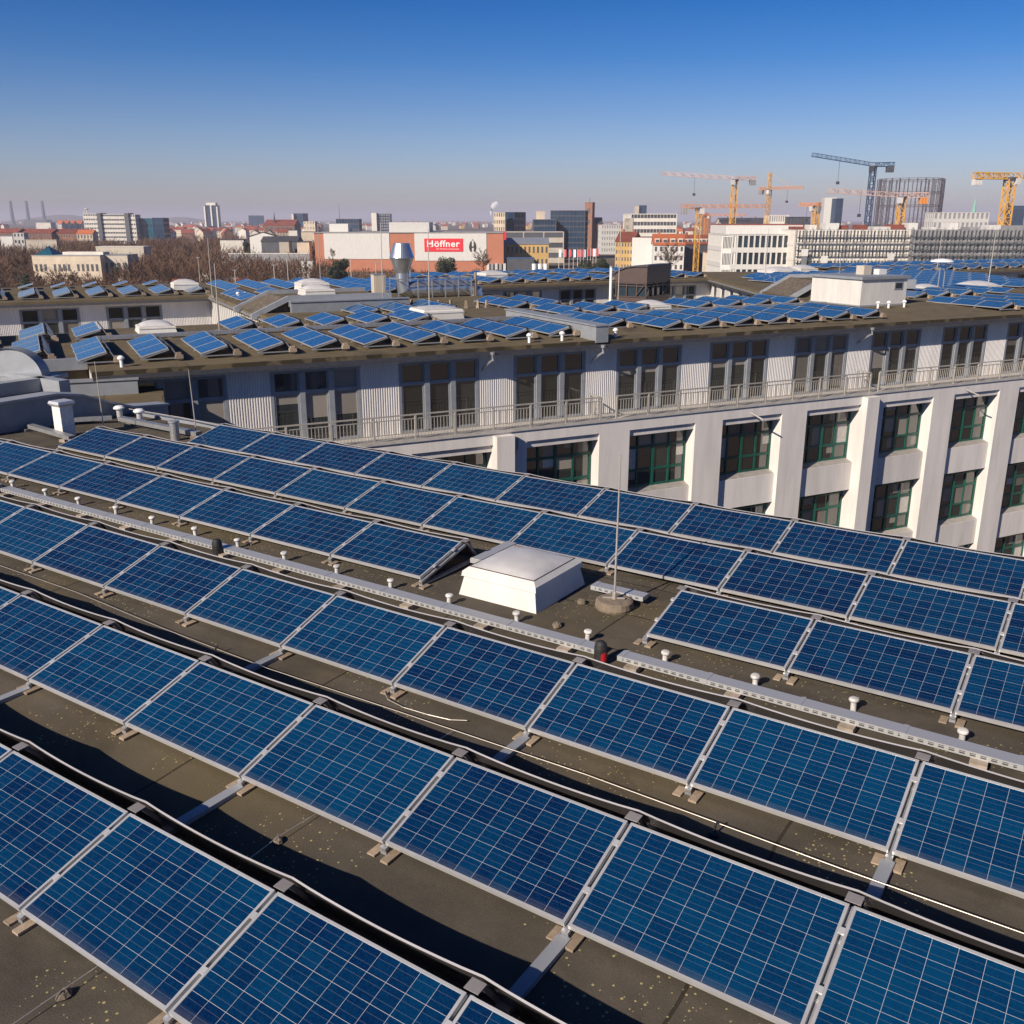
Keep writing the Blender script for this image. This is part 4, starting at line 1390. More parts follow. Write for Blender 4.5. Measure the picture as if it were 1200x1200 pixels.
def twin(s, d, z, label):
    root = empty('roof_vent', sd3(s, d, z), AG, label, 'roof vent', 'small white vents on the courtyard roofs')
    b = MB(); b.lathe([(0.06, 0), (0.06, 0.28)], n=10); b.build('pipe', M['white2'], root)
    b = MB(); b.lathe([(0.05, .26), (0.12, .28), (0.12, .34), (0.05, .40)], n=12); b.build('cap', M['white2'], root)
for s, d, z, t in [(1.0, 0.75, -.12, 'white vent near the left end of the long front eave'), (16.75, 0.6, -.12, 'left one of two white vents at the eave before the metal kerb'), (18.3, 0.6, -.12, 'white vent at the eave just left of the metal kerb'), (21.0, 0.7, -.12, 'white vent at the eave just right of the metal kerb'),
                   (40.6, 4.7, .04, 'leftmost of three white vents before the white roof house'), (41.3, 4.6, .04, 'middle one of three white vents before the white roof house'), (42.5, 4.6, .04, 'rightmost of three white vents before the white roof house'),
                   (10.2, 27.9, 0.02, 'left one of a pair of white vents above the louvred wall'), (10.6, 27.6, 0.02, 'right one of a pair of white vents above the louvred wall'), (11.2, 17.3, 0.02, 'left one of a pair of white vents below the diagonal kerb'), (11.6, 17.0, 0.02, 'right one of a pair of white vents below the diagonal kerb')]:
    twin(s, d, z, t)

# white roof house
rh = empty('roof_house', sd3(40.15, 5.6, 0.0), AG, 'white plastered roof house with small window among the panels at the right', 'roof house')
b = MB(); b.box(0, 3.5, 0, 3.9, -0.2, 1.55); b.build('wall', M['white'], rh)
b = MB(); b.box(-0.05, 3.55, -0.05, 3.95, 0.0, 0.16); b.build('plinth', M['greyband'], rh)
b = MB(); b.box(-0.12, 3.62, -0.12, 4.02, 1.552, 1.70); b.build('roof', M['greypaint'], rh)
w = MB(); w.box(2.5, 3.15, -0.03, 0.02, 0.95, 1.38); w = w.build('window', M['greyband'], rh)
g_ = MB(); g_.box(2.58, 3.07, -0.045, -0.031, 1.02, 1.31); g_.build('pane', M['glass2'], w)
b = MB(); b.box(1.9, 2.5, 1.8, 2.4, 1.701, 2.2); b.build('chimney', M['beige'], rh)
b = MB(); b.box(2.8, 3.4, 1.5, 2.1, 1.701, 2.0); b.build('vent_box', M['corr'], rh)
b = MB(); b.tube([(1.4, 3.2, 1.7), (1.4, 3.2, 3.1)], 0.025, 6); b.bar((1.2, 3.2, 2.9), (1.7, 3.2, 2.9), 0.04); b.build('mast', M['galv'], rh)

# lamp-like twin posts with a white hood behind the roof house
hp = at(1103, 305, 66)
fl = empty('hooded_vent', (hp.x, hp.y, hp.z - 2.2), AG, 'white hood on two thin posts right of the white roof house', 'hooded vent')
for x in (0, .5):
    b = MB(); b.tube([(x, 0, 0), (x, 0, 2.1)], 0.04, 6); b.build('post', M['galv'], fl)
b = MB(); b.lathe([(0.75, 2.1), (0.7, 2.18), (0.4, 2.28), (0.1, 2.31)], (.1, 0, 0), 18); b.build('hood', M['white2'], fl)

# silver stack with duct, frame and cabinet
st = empty('ventilation_stack', sd3(19.6, 23.6, 0.0), AG, 'shiny silver ventilation stack with double cone head and bent duct on the roof', 'ventilation stack')
b = MB(); b.lathe([(0.42, 1.0), (0.42, 1.55), (0.72, 2.45), (0.78, 2.46)], n=28); b.lathe([(0.78, 2.462), (0.78, 2.5), (0.50, 3.35), (0.46, 3.36)], n=28); b.build('cone_head', M['chrome'], st)
b = MB(); b.tube([(0, 0, 1.05), (0.02, 0, 0.55), (0.4, 0.1, 0.5), (1.0, 0.1, 0.5), (1.9, 0.1, 0.5), (4.3, 0.1, 0.5), (4.95, 0, .3), (5.15, -0.1, -0.8)], [0.42, .44, .5, .55, .56, .56, .53, .48], 20)
b.build('bent_duct', M['chrome'], st)
b = MB()
for x in (-0.55, .75, 1.7, 2.6, 3.5, 4.4):
    for y in (-.75, .85):
        b.bar((x, y, -.2), (x, y, 1.25), 0.06)
    b.bar((x, -.75, 1.22), (x, .85, 1.22), 0.05)
for y in (-.75, .85):
    b.bar((-.55, y, 1.22), (4.4, y, 1.22), 0.05)
b.bar((2.6, -.75, 1.2), (4.4, -.75, 0.1), 0.05)
b.build('support_frame', M['galv'], st)
b = MB(); b.lathe([(0.09, -.2), (0.09, 1.5), (0.06, 1.52)], (4.75, -.6, 0), 12); b.build('thin_flue', M['foot'], st)
cb = empty('switch_cabinet', sd3(17.6, 23.2, 0.0), AG, 'tall beige equipment cabinet left of the silver stack', 'cabinet')
b = MB(); b.box(0, 0.75, 0, 0.6, -.1, 1.5); b.build('case', M['beige'], cb)
b = MB(); b.box(-.02, .77, -.02, .62, 1.501, 1.55); b.build('lid', M['greyband'], cb)
b = MB(); b.box(.08, .67, -.015, -.001, .1, 1.4); b.build('door', M['cream'], cb)
for i in range(9):
    s, d = 16.5 + i * 0.62 + .1 * (i % 2), 17.2 - 0.35 * i + .3 * (i % 3)
    root = empty('ballast_post', sd3(s, d, 0.02), AG + i, 'small pale ballast post below the silver stack, %s from the left' % ordw(i), 'ballast post', 'ballast posts below the silver stack')
    b = MB(); b.box(-.09, .09, -.09, .09, 0, .14); b.build('block', M['conc'], root)
    b = MB(); b.box(-.06, .06, -.06, .06, .141, .42); b.build('post', M['foot'], root)

# brown stair tower with curved roof
pc = at(757, 357, 74)
tw = empty('stair_tower', (pc.x, pc.y, 0.0), R(-33), 'brown stair tower with curved roof and lattice glazing beside the rear wing', 'tower')
TX, TY = 2.62, 4.3              # local x runs left of the near corner, y runs back
ztop = at(757, 312, 74).z
b = MB(); b.box(-TX + .05, -.05, .05, TY - .05, GROUND, -0.9); b.build('base', M['brown'], tw)
cv = [(-TX - .3, -.72), (-TX + .25, -.40), (-TX + .9, -.16), (-1.0, -.06), (.12, -.02)]
b = MB()
for (a, za), (c, zc) in zip(cv, cv[1:]):
    b.hexa([(a, -.12, ztop + za), (c, -.12, ztop + zc), (c, TY + .15, ztop + zc), (a, TY + .15, ztop + za)], [(a, -.12, ztop + za + .1), (c, -.12, ztop + zc + .1), (c, TY + .15, ztop + zc + .1), (a, TY + .15, ztop + za + .1)])
b.build('curved_roof', M['darkmetal'], tw)
zg = ztop - 1.25
b = MB()
b.face([(-TX, 0, zg), (0, 0, zg), (0, 0, ztop - .03), (-1.0, 0, ztop - .07), (-TX + .9, 0, ztop - .17), (-TX + .25, 0, ztop - .41), (-TX, 0, ztop - .56)])
b.face([(0, TY, zg), (-TX, TY, zg), (-TX, TY, ztop - .56), (-TX + .25, TY, ztop - .41), (-TX + .9, TY, ztop - .17), (-1.0, TY, ztop - .07), (0, TY, ztop - .03)])
b.quad((-TX, TY, zg), (-TX, 0, zg), (-TX, 0, ztop - .56), (-TX, TY, ztop - .56))
b.quad((0, 0, zg), (0, TY, zg), (0, TY, ztop - .03), (0, 0, ztop - .03))
b.build('cladding', M['brown'], tw)
b = MB()
b.box(-TX + .1, -.1, .1, TY - .1, -0.9, zg + .02); b.build('glazing', M['glass2'], tw)
b = MB()
for x in (-TX, -TX * .66, -TX * .33, -.1):
    b.box(x, x + .09, -.02, .08, -.9, zg)
for y in (.9, 1.8, 2.8, TY - .1):
    b.box(-.08, .02, y, y + .09, -.9, zg)
for z in (-.9, -.1, zg - .08):
    b.box(-TX + .001, -.001, -.015, .06, z, z + .07)
    b.box(-.06, .015, .081, TY - .11, z, z + .07)
b.bar((-.9, -.03, -.85), (-.1, -.03, zg), .06); b.bar((.03, .2, -.85), (.03, 1.2, zg), .06); b.bar((.03, 3.2, -.85), (.03, 4.1, zg), .06)
b.build('lattice', M['brown'], tw)
mp = empty('mast_pipe', sd3(40.2, 32.0, 0.0), AG, 'stout white pipe mast at the corner left of the brown stair tower', 'mast')
b = MB(); b.tube([(0, 0, -3), (0, 0, 1.15)], 0.12, 10); b.build('pipe', M['white2'], mp)
b = MB(); b.tube([(0, 0, 1.14), (0, 0, 1.24)], 0.15, 10); b.build('cap', M['greyband'], mp)

# ------------------------------------------------------------------ left end: barrel vault, low roof, vents
vz = at(12, 441, 26)
bv = empty('barrel_vault', vz, R(-6), 'grey sheet metal half-round vault end at the left edge', 'roof vault')
def vault(b, r, L, sq, z=0.0, n=24):
    for i in range(n):
        a0, a1 = math.pi * i / n, math.pi * (i + 1) / n
        p0, p1 = (r * math.cos(a0), r * math.sin(a0) * sq + z), (r * math.cos(a1), r * math.sin(a1) * sq + z)
        b.quad((p0[0], -.05, p0[1]), (p1[0], -.05, p1[1]), (p1[0], L, p1[1]), (p0[0], L, p0[1]))
b = MB(); vault(b, 0.95, 0.35, .8); b.build('shell', M['greyband'], bv)
b = MB()
q = [(0.92 * math.cos(math.pi * i / 24), 0.92 * math.sin(math.pi * i / 24) * .8) for i in range(25)]
b.face([(x, 0.03, z) for x, z in q]); b.face([(x, .32, z) for x, z in q][::-1])
b.build('end_wall', M['greyband'], bv)
b = MB(); b.box(-4, 1.2, -.12, .8, -.12, -.002); b.build('base_kerb', M['greyband'], bv)
b = MB(); b.box(-4, 1.05, 0, .7, GROUND - 2, -.121); b.build('wall', M['greypaint'], bv)
lr = empty('low_corner_roof', Vector((-16.5, 30.5, 0)), R(20), 'small tan felt roof with a grey parapet in the corner behind the chimney', 'building')
b = MB(); b.box(-2, 5.0, -3.5, 5.5, GROUND, -1.0); b.build('wall', M['greypaint'], lr)
b = MB(); b.box(-2, 5.0, -3.5, 5.5, -0.999, -0.93); b.build('roof', M['roof_court'], lr)
b = MB(); b.box(-2, 4.2, 0.6, 0.9, -0.93, -0.45); b.build('parapet', M['greypaint'], lr)
b = MB(); b.box(-2.05, 4.25, 0.55, 0.95, -0.449, -0.38); b.build('coping', M['greyband'], lr)
root = empty('steel_flue', Vector((-14.8, 29.9, -0.93)), 0, 'short shiny steel flue with stacked collars behind the grey chimney', 'flue pipe')
b = MB(); b.lathe([(0.09, 0), (0.09, .35), (.15, .38), (.15, .5), (.09, .53), (.09, .7), (.15, .73), (.15, .85), (.06, .9)], n=16); b.build('pipe', M['alu'], root)
b = MB(); b.lathe([(.05, .9), (.05, 1.0), (.18, 1.03), (.05, 1.12)], n=16); b.build('cap', M['alu'], root)

# ------------------------------------------------------------------ the city behind
def spot(px0, px1, ptop, D):
    a, c = at(px0, ptop, D), at(px1, ptop, D)
    return a.x, c.x, (a.z + c.z) / 2

def grid_block(name, label, px0, px1, ptop, D, depth, floors, bays, wall, glass, yaw=0.0, pier=0.4, band=0.4, base=0.0, cat='building', roofm='greywall', parapet=0.5, kids_=True):
    x0, x1, zt = spot(px0, px1, ptop, D)
    w = x1 - x0
    root = empty(name, ((x0 + x1) / 2, D, GROUND), R(yaw), label, cat)
    H = zt - GROUND
    hw = w / 2
    fh = (H - base - parapet) / floors
    b = MB()
    for i in range(floors + 1):
        z = base + i * fh
        bh = fh * band
        z1 = H if i == floors else min(H, z + bh)
        z0 = z if i else 0.0
        b.box(-hw, hw, 0, depth, z0, z1)
    pw = w / bays * pier
    for i in range(bays + 1):
        x = -hw + w * i / bays
        xa, xb = max(-hw + .02, x - pw / 2), min(hw - .02, x + pw / 2)
        b.box(xa, xb, 0.03, 0.6, 0.01, H - .02)
    nd = max(1, round(depth / (w / bays)))
    for i in range(nd + 1):
        y = depth * i / nd
        ya, yb = max(.04, y - pw / 2), min(depth - .04, y + pw / 2)
        b.box(-hw + .03, -hw + .6, ya, yb, 0.01, H - .02)
        b.box(hw - .6, hw - .03, ya, yb, 0.01, H - .02)
    b.build('wall', M[wall], root)
    b = MB(); b.box(-hw + .3, hw - .3, .3, depth - .3, H + .002, H + .05); b.build('roof', M[roofm], root)
    for i in range(floors):
        g_ = MB()
        z = base + i * fh
        g_.box(-hw + .35, hw - .35, .35, depth - .35, z + fh * band * .5, z + fh)
        g_.build('window_band', M[glass], root)
    return root, w, H

def plain_block(name, label, px0, px1, ptop, D, depth, wall, roofm='greywall', yaw=0.0, cat='building', pbase=None, group=None):
    x0, x1, zt = spot(px0, px1, ptop, D)
    hw = (x1 - x0) / 2
    root = empty(name, ((x0 + x1) / 2, D, GROUND), R(yaw), label, cat, group)
    H = zt - GROUND
    b = MB(); b.box(-hw, hw, 0, depth, 0, H); b.build('wall', M[wall], root)
    b = MB(); b.box(-hw - .15, hw + .15, -.15, depth + .15, H + .003, H + .35); b.build('roof', M[roofm], root)
    return root, hw * 2, H

def gable_house(name, label, px0, px1, peave, pridge, D, depth, wall, roofm, yaw=0.0, floors=4, bays=6, dormers=0, cat='house', ends=True, win='darkwall', chim=2):
    x0, x1, ze = spot(px0, px1, peave, D)
    zr = at((px0 + px1) / 2, pridge, D + depth / 2).z
    hw = (x1 - x0) / 2
    root = empty(name, ((x0 + x1) / 2, D, GROUND), R(yaw), label, cat)
    H, HR = ze - GROUND, zr - GROUND
    b = MB(); b.box(-hw, hw, 0, depth, 0, H)
    for x in (-hw, hw):
        t = ((x, 0, H), (x, depth, H), (x, depth / 2, HR))
        b.face(t if x > 0 else t[::-1])
    b.build('wall', M[wall], root)
    b = MB()
    e = 0.4
    for s in (0, 1):
        ya = -e if s == 0 else depth + e
        zz = H - (HR - H) * e / (depth / 2)
        q = [(-hw - e, ya, zz), (hw + e, ya, zz), (hw + e, depth / 2, HR), (-hw - e, depth / 2, HR)]
        if s: q = q[::-1]
        b.hexa([Vector(p) for p in q], [Vector(p) + Vector((0, 0, .25)) for p in q])
    rf = b.build('roof', M[roofm], root)
    for k in range(chim):
        c = MB(); x = hw * (-0.6 + 1.2 * k / max(1, chim - 1)) if chim > 1 else 0
        c.box(x - .5, x + .5, depth / 2 - .4, depth / 2 + .4, HR - .5, HR + 1.3); c.build('chimney', M['brick'], rf)
    fh = H / floors
    for r in range(floors):
        for k in range(bays):
            x = -hw + (2 * hw) * (k + 0.5) / bays
            w = (2 * hw) / bays * 0.22
            m = MB(); m.box(x - w, x + w, -0.06, 0.05, fh * r + fh * .3, fh * r + fh * .8); m.build('window', M[win], root)
    for k in range(dormers):
        x = -hw + (2 * hw) * (k + 0.5) / dormers
        w = (2 * hw) / dormers * .3
        d_ = MB(); zd = H + (HR - H) * .15; hd = (HR - H) * .45
        d_.box(x - w, x + w, depth * .08, depth * .3, zd, zd + hd); d_.build('dormer', M['palewall'], root)
        d2 = MB(); d2.box(x - w * .8, x + w * .8, depth * .08 - .06, depth * .08 + .02, zd + hd * .2, zd + hd * .8); d2.build('dormer_window', M['darkwall'], root)
    return root

# --- furniture store with the red sign
D = 530.0
x0, x1, zt = spot(368, 590, 273.2, D)
zb = GROUND
fs = empty('furniture_store', (x0, D, GROUND), 0, 'long white and terracotta store building with a red sign', 'building')
H = zt - GROUND
W = x1 - x0
pxm = W / 222.0
b = MB(); b.box(0, W - .01, 0, 62, 0, H); b.build('wall', M['terra'], fs)
zw0 = at(480, 305.5, D).z - GROUND
zwl = at(400, 303.5, D).z - GROUND
for a, c, z0 in ((379, 456, zwl), (485.5, 570, zw0)):
    b = MB(); b.box((a - 368) * pxm, (c - 368) * pxm, -0.3, -0.003, z0, H - 0.12)
    b.build('white_panel', M['white'], fs)
b = MB(); b.box(-.1, W + .1, -.45, 62.1, H + .003, H + .45); b.build('roof', M['greywall'], fs)
for a, c, pt, y, dp_ in ((386, 408, 262.3, 20, 14), (456, 503, 260.5, 6, 26)):
    z1 = at(a, pt, D + y).z - GROUND
    k = (D + y) / D
    b = MB(); b.box(at(a, 270, D + y).x - x0, at(c, 270, D + y).x - x0, y, y + dp_, H + .46, z1); b.build('roof_block', M['white'], fs)
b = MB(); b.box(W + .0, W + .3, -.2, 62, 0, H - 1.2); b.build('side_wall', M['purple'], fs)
b = MB(); b.box(W + .31, W + 1.4, -.5, 3.2, H - 3.4, H + .9); b.build('corner_sign', M['redsign'], fs)
# sign board with its lettering
sgn = MB()
sx0, sx1 = (497 - 368) * pxm, (542.3 - 368) * pxm
sz1, sz0 = at(520, 279.5, D).z - GROUND, at(520, 294.8, D).z - GROUND
sgn.box(sx0, sx1, -.55, -.305, sz0, sz1)
sb = sgn.build('sign_board', M['redsign'], fs)
def lettering(txt, name, x, z, h, wid, parent, bold, mat, serif=False, y=-.6):
    cu = bpy.data.curves.new(name, 'FONT')
    cu.body = txt
    cu.size = 1.0
    cu.offset = bold
    cu.extrude = 0.04
    cu.space_character = 1.08
    o = bpy.data.objects.new(name, cu)
    col.objects.link(o)
    dg = bpy.context.evaluated_depsgraph_get()
    me = bpy.data.meshes.new_from_object(o.evaluated_get(dg))
    bpy.data.objects.remove(o)
    xs = [v.co.x for v in me.vertices]; ys = [v.co.y for v in me.vertices]
    ax, ay = min(xs), min(ys)
    kx, ky = wid / (max(xs) - ax), h / (max(ys) - ay)
    for v in me.vertices:
        X, Y, Z = v.co
        v.co = ((X - ax) * kx + x, y - Z, (Y - ay) * ky + z)
    me.materials.clear(); me.materials.append(M[mat])
    o = bpy.data.objects.new(name, me)
    col.objects.link(o)
    o.parent = parent
    return o
sw, sh = sx1 - sx0, sz1 - sz0
lettering('Höffner', 'lettering', sx0 + sw * .075, sz0 + sh * .36, sh * .50, sw * .845, sb, 0.018, 'signwhite')
# slab serifs of the word's strokes
b = MB()
for f, wf in ((.072, .06), (.165, .06)):
    b.box(sx0 + sw * (f - .008), sx0 + sw * (f + wf - .012), -.645, -.57, sz0 + sh * .36, sz0 + sh * .395)
for f, wf in ((.072, .06), (.165, .06)):
    b.box(sx0 + sw * (f - .008), sx0 + sw * (f + wf - .012), -.645, -.57, sz0 + sh * .70, sz0 + sh * .735)
b.build('serifs', M['signwhite'], sb)
lettering('Wo Wohnen wenig kostet', 'small_lettering', sx0 + sw * .31, sz0 + sh * .13, sh * .12, sw * .59, sb, 0.01, 'signwhite')
# dark emblem to the right of the sign: two curved halves with a light letter between
b = MB()
ex, ez0, ez1 = (553.7 - 368) * pxm, at(553, 294.8, D).z - GROUND, at(553, 282.5, D).z - GROUND
eh = ez1 - ez0
for s in (-1, 1):
    pts = []
    for i in range(9):
        t = i / 8
        pts.append((s * (0.35 + 1.55 * math.sin(math.pi * (0.18 + 0.72 * t)) ** .8), ez0 + eh * t))
    for (xa, za), (xb, zb_) in zip(pts, pts[1:]):
        w0 = 0.25 if za < ez0 + eh * .8 else 0.1
        b.hexa([(ex + s * .55, -.5, za), (ex + xa, -.5, za), (ex + xa, -.305, za), (ex + s * .55, -.305, za)], [(ex + s * .55, -.5, zb_), (ex + xb, -.5, zb_), (ex + xb, -.305, zb_), (ex + s * .55, -.305, zb_)])
b.box(ex - .55, ex + .55, -.5, -.305, ez0 + eh * .38, ez0 + eh * .50)
b.box(ex - .3, ex + .3, -.5, -.305, ez1 + .35, ez1 + .8)
b.build('emblem', M['emblem'], fs)
for i in range(5):
    b = MB(); b.box(W - 9 + i * 2.2, W - 7.6 + i * 2.2, -4, -.46, 0, 4.4); b.build('entrance_canopy', M['greywall'] if i % 2 else M['white'], fs)

# --- individually recognisable buildings, left to right: a table of measured positions
grid_block('office_slab', 'long beige office slab with dark vertical joints on the left skyline', 97, 114, 250.5, 1100, 16, 7, 6, 'palewall', 'darkwall', 0, .25, .62)
plain_block('stair_shaft', 'dark narrow stair shaft between the left beige office slabs', 113, 117.5, 250, 1098, 16, 'darkwall')
grid_block('office_slab', 'middle wide beige office slab with long window bands on the left skyline', 117, 145.5, 251, 1100, 16, 7, 9, 'palewall', 'darkwall', 0, .1, .62)
plain_block('stair_shaft', 'dark narrow stair shaft left of the teal glass block', 145, 150, 250, 1098, 16, 'darkwall')
grid_block('office_slab', 'short beige office slab just left of the teal glass block', 149.5, 158, 251.5, 1100, 16, 7, 3, 'palewall', 'darkwall', 0, .3, .62)
grid_block('glass_office', 'teal glass office block beside the beige office slabs', 158.5, 178, 255.8, 1110, 20, 5, 8, 'teal', 'teal', 0, .1, .25)
grid_block('glass_office', 'dark blue glass office block right of the teal one', 178, 190.5, 255.2, 1105, 20, 5, 6, 'blueglass', 'blueglass', 0, .1, .25)
b_ = empty('rooftop_antenna', at(102, 250.5, 1108), 0, 'pale dish antenna cluster on top of the leftmost beige slab', 'antenna')
b = MB(); b.bar((0, 0, 0), (0, 0, 6), .7); b.bar((-3, 0, 0), (-3, 0, 3), .6); b.build('mast', M['palewall'], b_)
b = MB(); b.lathe([(.3, 4), (2, 4.6), (2.2, 5.4)], n=12); b.build('dish', M['palewall'], b_)
# three smokestacks of the power station
for i, px in enumerate((13.5, 32, 50.5)):
    p = at(px + 1.5, 258, 5000)
    zt = at(px, 235.5, 5000).z
    root = empty('smokestack', (p.x, 5000, GROUND), 0, '%s of three tall dark smokestacks on the left horizon' % ('leftmost', 'middle', 'rightmost')[i], 'smokestack', 'power station smokestacks')
    h = zt - GROUND
    b = MB(); b.lathe([(9.5, 0), (6.2, h)], n=14); b.build('shaft', M['stack'], root)
    b = MB(); b.lathe([(6.6, h - 5), (6.6, h + .5)], n=14); b.build('top_band', M['darkwall'], root)
plain_block('power_station_hall', 'dark power station hall below the three smokestacks', 28, 54, 257.5, 4950, 60, 'darkwall')
plain_block('pale_block', 'small white block right of the smokestacks on the left', 42, 59, 261, 1900, 20, 'palewall')
for i, (a, c, t) in enumerate([(67, 72, 'leftmost'), (73, 79, 'second'), (80.5, 86, 'third'), (87.5, 95, 'rightmost')]):
    gable_house('apartment_house', '%s of four pale apartment houses left of the beige office slabs' % t, a, c, 262, 258.5, 1700 + 15 * i, 14, 'palewall', 'orangeroof', 0, 5, 3, 0, chim=1)
for i, (a, c, pe, pr, dd) in enumerate([(-20, 20, 272.5, 268, 900), (21, 60, 273, 268.5, 905), (61, 98, 273.5, 268.5, 910)]):
    gable_house('row_house', 'long low row house with red tiled roof, %s of three at the left' % ('leftmost', 'middle', 'rightmost')[i], a, c, pe, pr, dd, 22, 'brick', 'redroof', 0, 3, 12, 0)
gable_house('corner_house', 'pale house with orange roof ending the red-roofed row at the left', 90, 108, 274, 269.5, 860, 14, 'cream', 'orangeroof', 4, 3, 5)
grid_block('small_office', 'white four-storey block with dark windows at the left edge above the wood', 15.5, 27, 273, 700, 12, 4, 3, 'white', 'darkwall', 12, .55, .55)
plain_block('shed', 'low white shed left of the white four-storey block', 0, 14, 277, 705, 10, 'white', 'greyroof')
# derelict hall with glass pyramid
dh, w, h = plain_block('derelict_hall', 'long derelict pale hall with a glass pyramid and broken windows in the wood', 37, 117, 300, 420, 16, 'cream', 'greywall')
for i in range(14):
    if i in (3, 8): continue
    m = MB(); x = -w / 2 + w * (i + .7) / 14.6
    m.box(x - .5, x + .5, -.08, .04, h * .48, h * .72); m.build('window', M['darkwall'], dh)
b = MB(); b.box(-w * .12, w * .48, 5, 12, h + .36, h + 1.5); b.build('upper_storey', M['palewall'], dh)
b = MB()
ap = Vector((-w * .33, 6, h + 4.0))
q = [(-w * .45, 0.5, h + .36), (-w * .2, .5, h + .36), (-w * .2, 11, h + .36), (-w * .45, 11, h + .36)]
for i in range(4):
    b.face((q[i], q[(i + 1) % 4], ap))
b.build('glass_pyramid', M['teal'], dh)
dh2, w, h = plain_block('derelict_annex', 'ruined grey annex right of the derelict hall in the wood', 119, 149, 299.5, 425, 12, 'beige', 'greywall')
for i in range(4):
    m = MB(); x = -w / 2 + w * (i + .5) / 4; m.box(x - .8, x + .8, -.08, .04, h * .3, h * .75); m.build('window', M['darkwall'], dh2)
plain_block('shed', 'low pale flat shed in the wood behind the ruined annex', 112, 168, 289.5, 560, 12, 'beige', 'palewall')
plain_block('boundary_wall', 'long pale garden wall in the wood at the left', 30, 66, 281.5, 640, 2, 'beige', 'beige')
# hotel tower with blue glass and two light shafts
ht, w, h = grid_block('hotel_tower', 'tall blue glass hotel tower with rounded pale shafts on the left skyline', 239.5, 254, 240.5, 2500, 24, 18, 6, 'blueglass', 'blueglass', 0, .15, .25)
for x, hh in ((-w * .5, .96), (w * .02, 1.0), (w * .5, .94)):
    b = MB(); b.box(x - 1.7, x + 1.7, -3, -.02, 0, h * hh); b.build('light_shaft', M['palewall'], ht)
b = MB(); b.box(-w * .38, w * .38, 2, 20, h + .06, h + 6); b.build('crown', M['palewall'], ht)
grid_block('blue_tower', 'small blue tower with a pale left edge on the skyline left of the store', 342.5, 355, 250, 1800, 22, 8, 4, 'blueglass', 'blueglass', -14, .2, .25)
plain_block('lift_shaft', 'pale shaft along the left side of the small blue tower', 341.3, 343.8, 250.5, 1795, 14, 'palewall')
grid_block('distant_slab', 'hazy blue slab far off above the sheds left of the store', 291, 307, 252.5, 3200, 25, 6, 8, 'blueglass', 'blueglass', 0, .2, .4)
grid_block('blue_office', 'hazy blue office tower behind the store roof left of its roof block', 440.5, 457, 250.5, 1700, 25, 8, 6, 'blueglass', 'greywall', 0, .25, .35)
plain_block('lift_shaft', 'cream shaft on the left of the hazy blue office tower', 435, 441, 249.5, 1695, 20, 'palewall')
grid_block('dark_office', 'low dark glass office behind the left part of the store', 393.5, 420.5, 256.5, 1300, 25, 4, 8, 'darkwall', 'blueglass', 0, .15, .3)
gable_house('church', 'broad dark red hall roof left of the small blue tower', 309, 345, 264, 257.5, 1350, 40, 'brick', 'redroof', 0, 2, 6, 0, chim=0, cat='church')
sp = empty('church_spire', at(322, 262, 1360) + Vector((0, 0, -24)), 0, 'thin dark church spire by the broad dark red roof', 'spire')
b = MB(); b.lathe([(2.5, 0), (2.5, 20), (1.8, 22), (0.1, 40)], n=8); b.build('spire', M['slate'], sp)
grid_block('cream_block', 'cream apartment block right of the small blue tower', 355.5, 369, 259.5, 1200, 16, 4, 4, 'cream', 'greywall', 0, .6, .6)
for a, c, pt, dd, mt, lab in [(300, 315, 278.5, 600, 'palewall', 'white shed wall left in the group beside the store'), (348, 362, 284, 560, 'cream', 'cream cube-shaped house close to the left end of the store'), (327, 338, 283.5, 570, 'beige', 'narrow beige house between dark sheds left of the store'), (258, 285, 281.5, 640, 'palewall', 'long white low shed in the wood left of the store'), (338, 348, 270, 760, 'palewall', 'white rounded house end behind the sheds left of the store'),
                               (353, 372, 272, 800, 'cream', 'cream house just behind the left end of the store')]:
    plain_block('small_house', lab, a, c, pt, dd, 14, mt, 'slate', 5, 'house')
gable_house('barn', 'dark barn with pale blue gable among the sheds left of the store', 306, 348, 283, 277, 590, 16, 'darkwall', 'slate', 0, 1, 4, 0, chim=0)
b_ = gable_house('gable_house', 'small white gabled house in front of the dark barn', 320, 329.5, 277, 272, 600, 16, 'white', 'slate', 90, 2, 2, 0, chim=0)
plain_block('boundary_wall', 'long grey yard wall at the foot of the sheds left of the store', 268, 362, 297.5, 520, 1.5, 'greywall', 'palewall')
plain_block('container', 'white container parked left of the store', 353, 366, 307, 470, 4, 'white', 'white', 0, 'container')

# --- right of the store
of, w, h = grid_block('office_tower', 'square office tower with cream left face and blue glass right face', 582, 604, 248.5, 800, 20, 6, 6, 'blueglass', 'blueglass', -28, .22, .3)
grid_block('cream_office', 'cream punched-window wing on the left of the square office tower', 578.5, 592, 249, 785, 8, 6, 5, 'cream', 'darkwall', -5, .55, .5)
grid_block('car_park', 'long low concrete car park with open bands behind the store corner', 590, 661, 271.5, 640, 22, 3, 3, 'beige', 'darkwall', 0, .05, .5)
yh = gable_house('market_hall', 'market hall with silver sheet roof and yellow glazed front', 588, 643, 286, 279, 560, 26, 'ochre', 'greyroof', 0, 2, 11, 0, chim=0, cat='hall')
plain_block('canopy', 'dark low canopy in front of the yellow market hall', 594, 626, 303, 520, 10, 'darkwall', 'blueroof', 0, 'canopy')
bo, w, h = grid_block('black_office', 'big black glass office building with rounded corner', 645, 686, 246.5, 700, 30, 9, 9, 'darkwall', 'blueglass', -8, .12, .22)
grid_block('black_office_wing', 'lower dark glass wing left of the big black office', 625, 652, 257, 690, 26, 6, 8, 'darkwall', 'blueglass', 0, .12, .3)
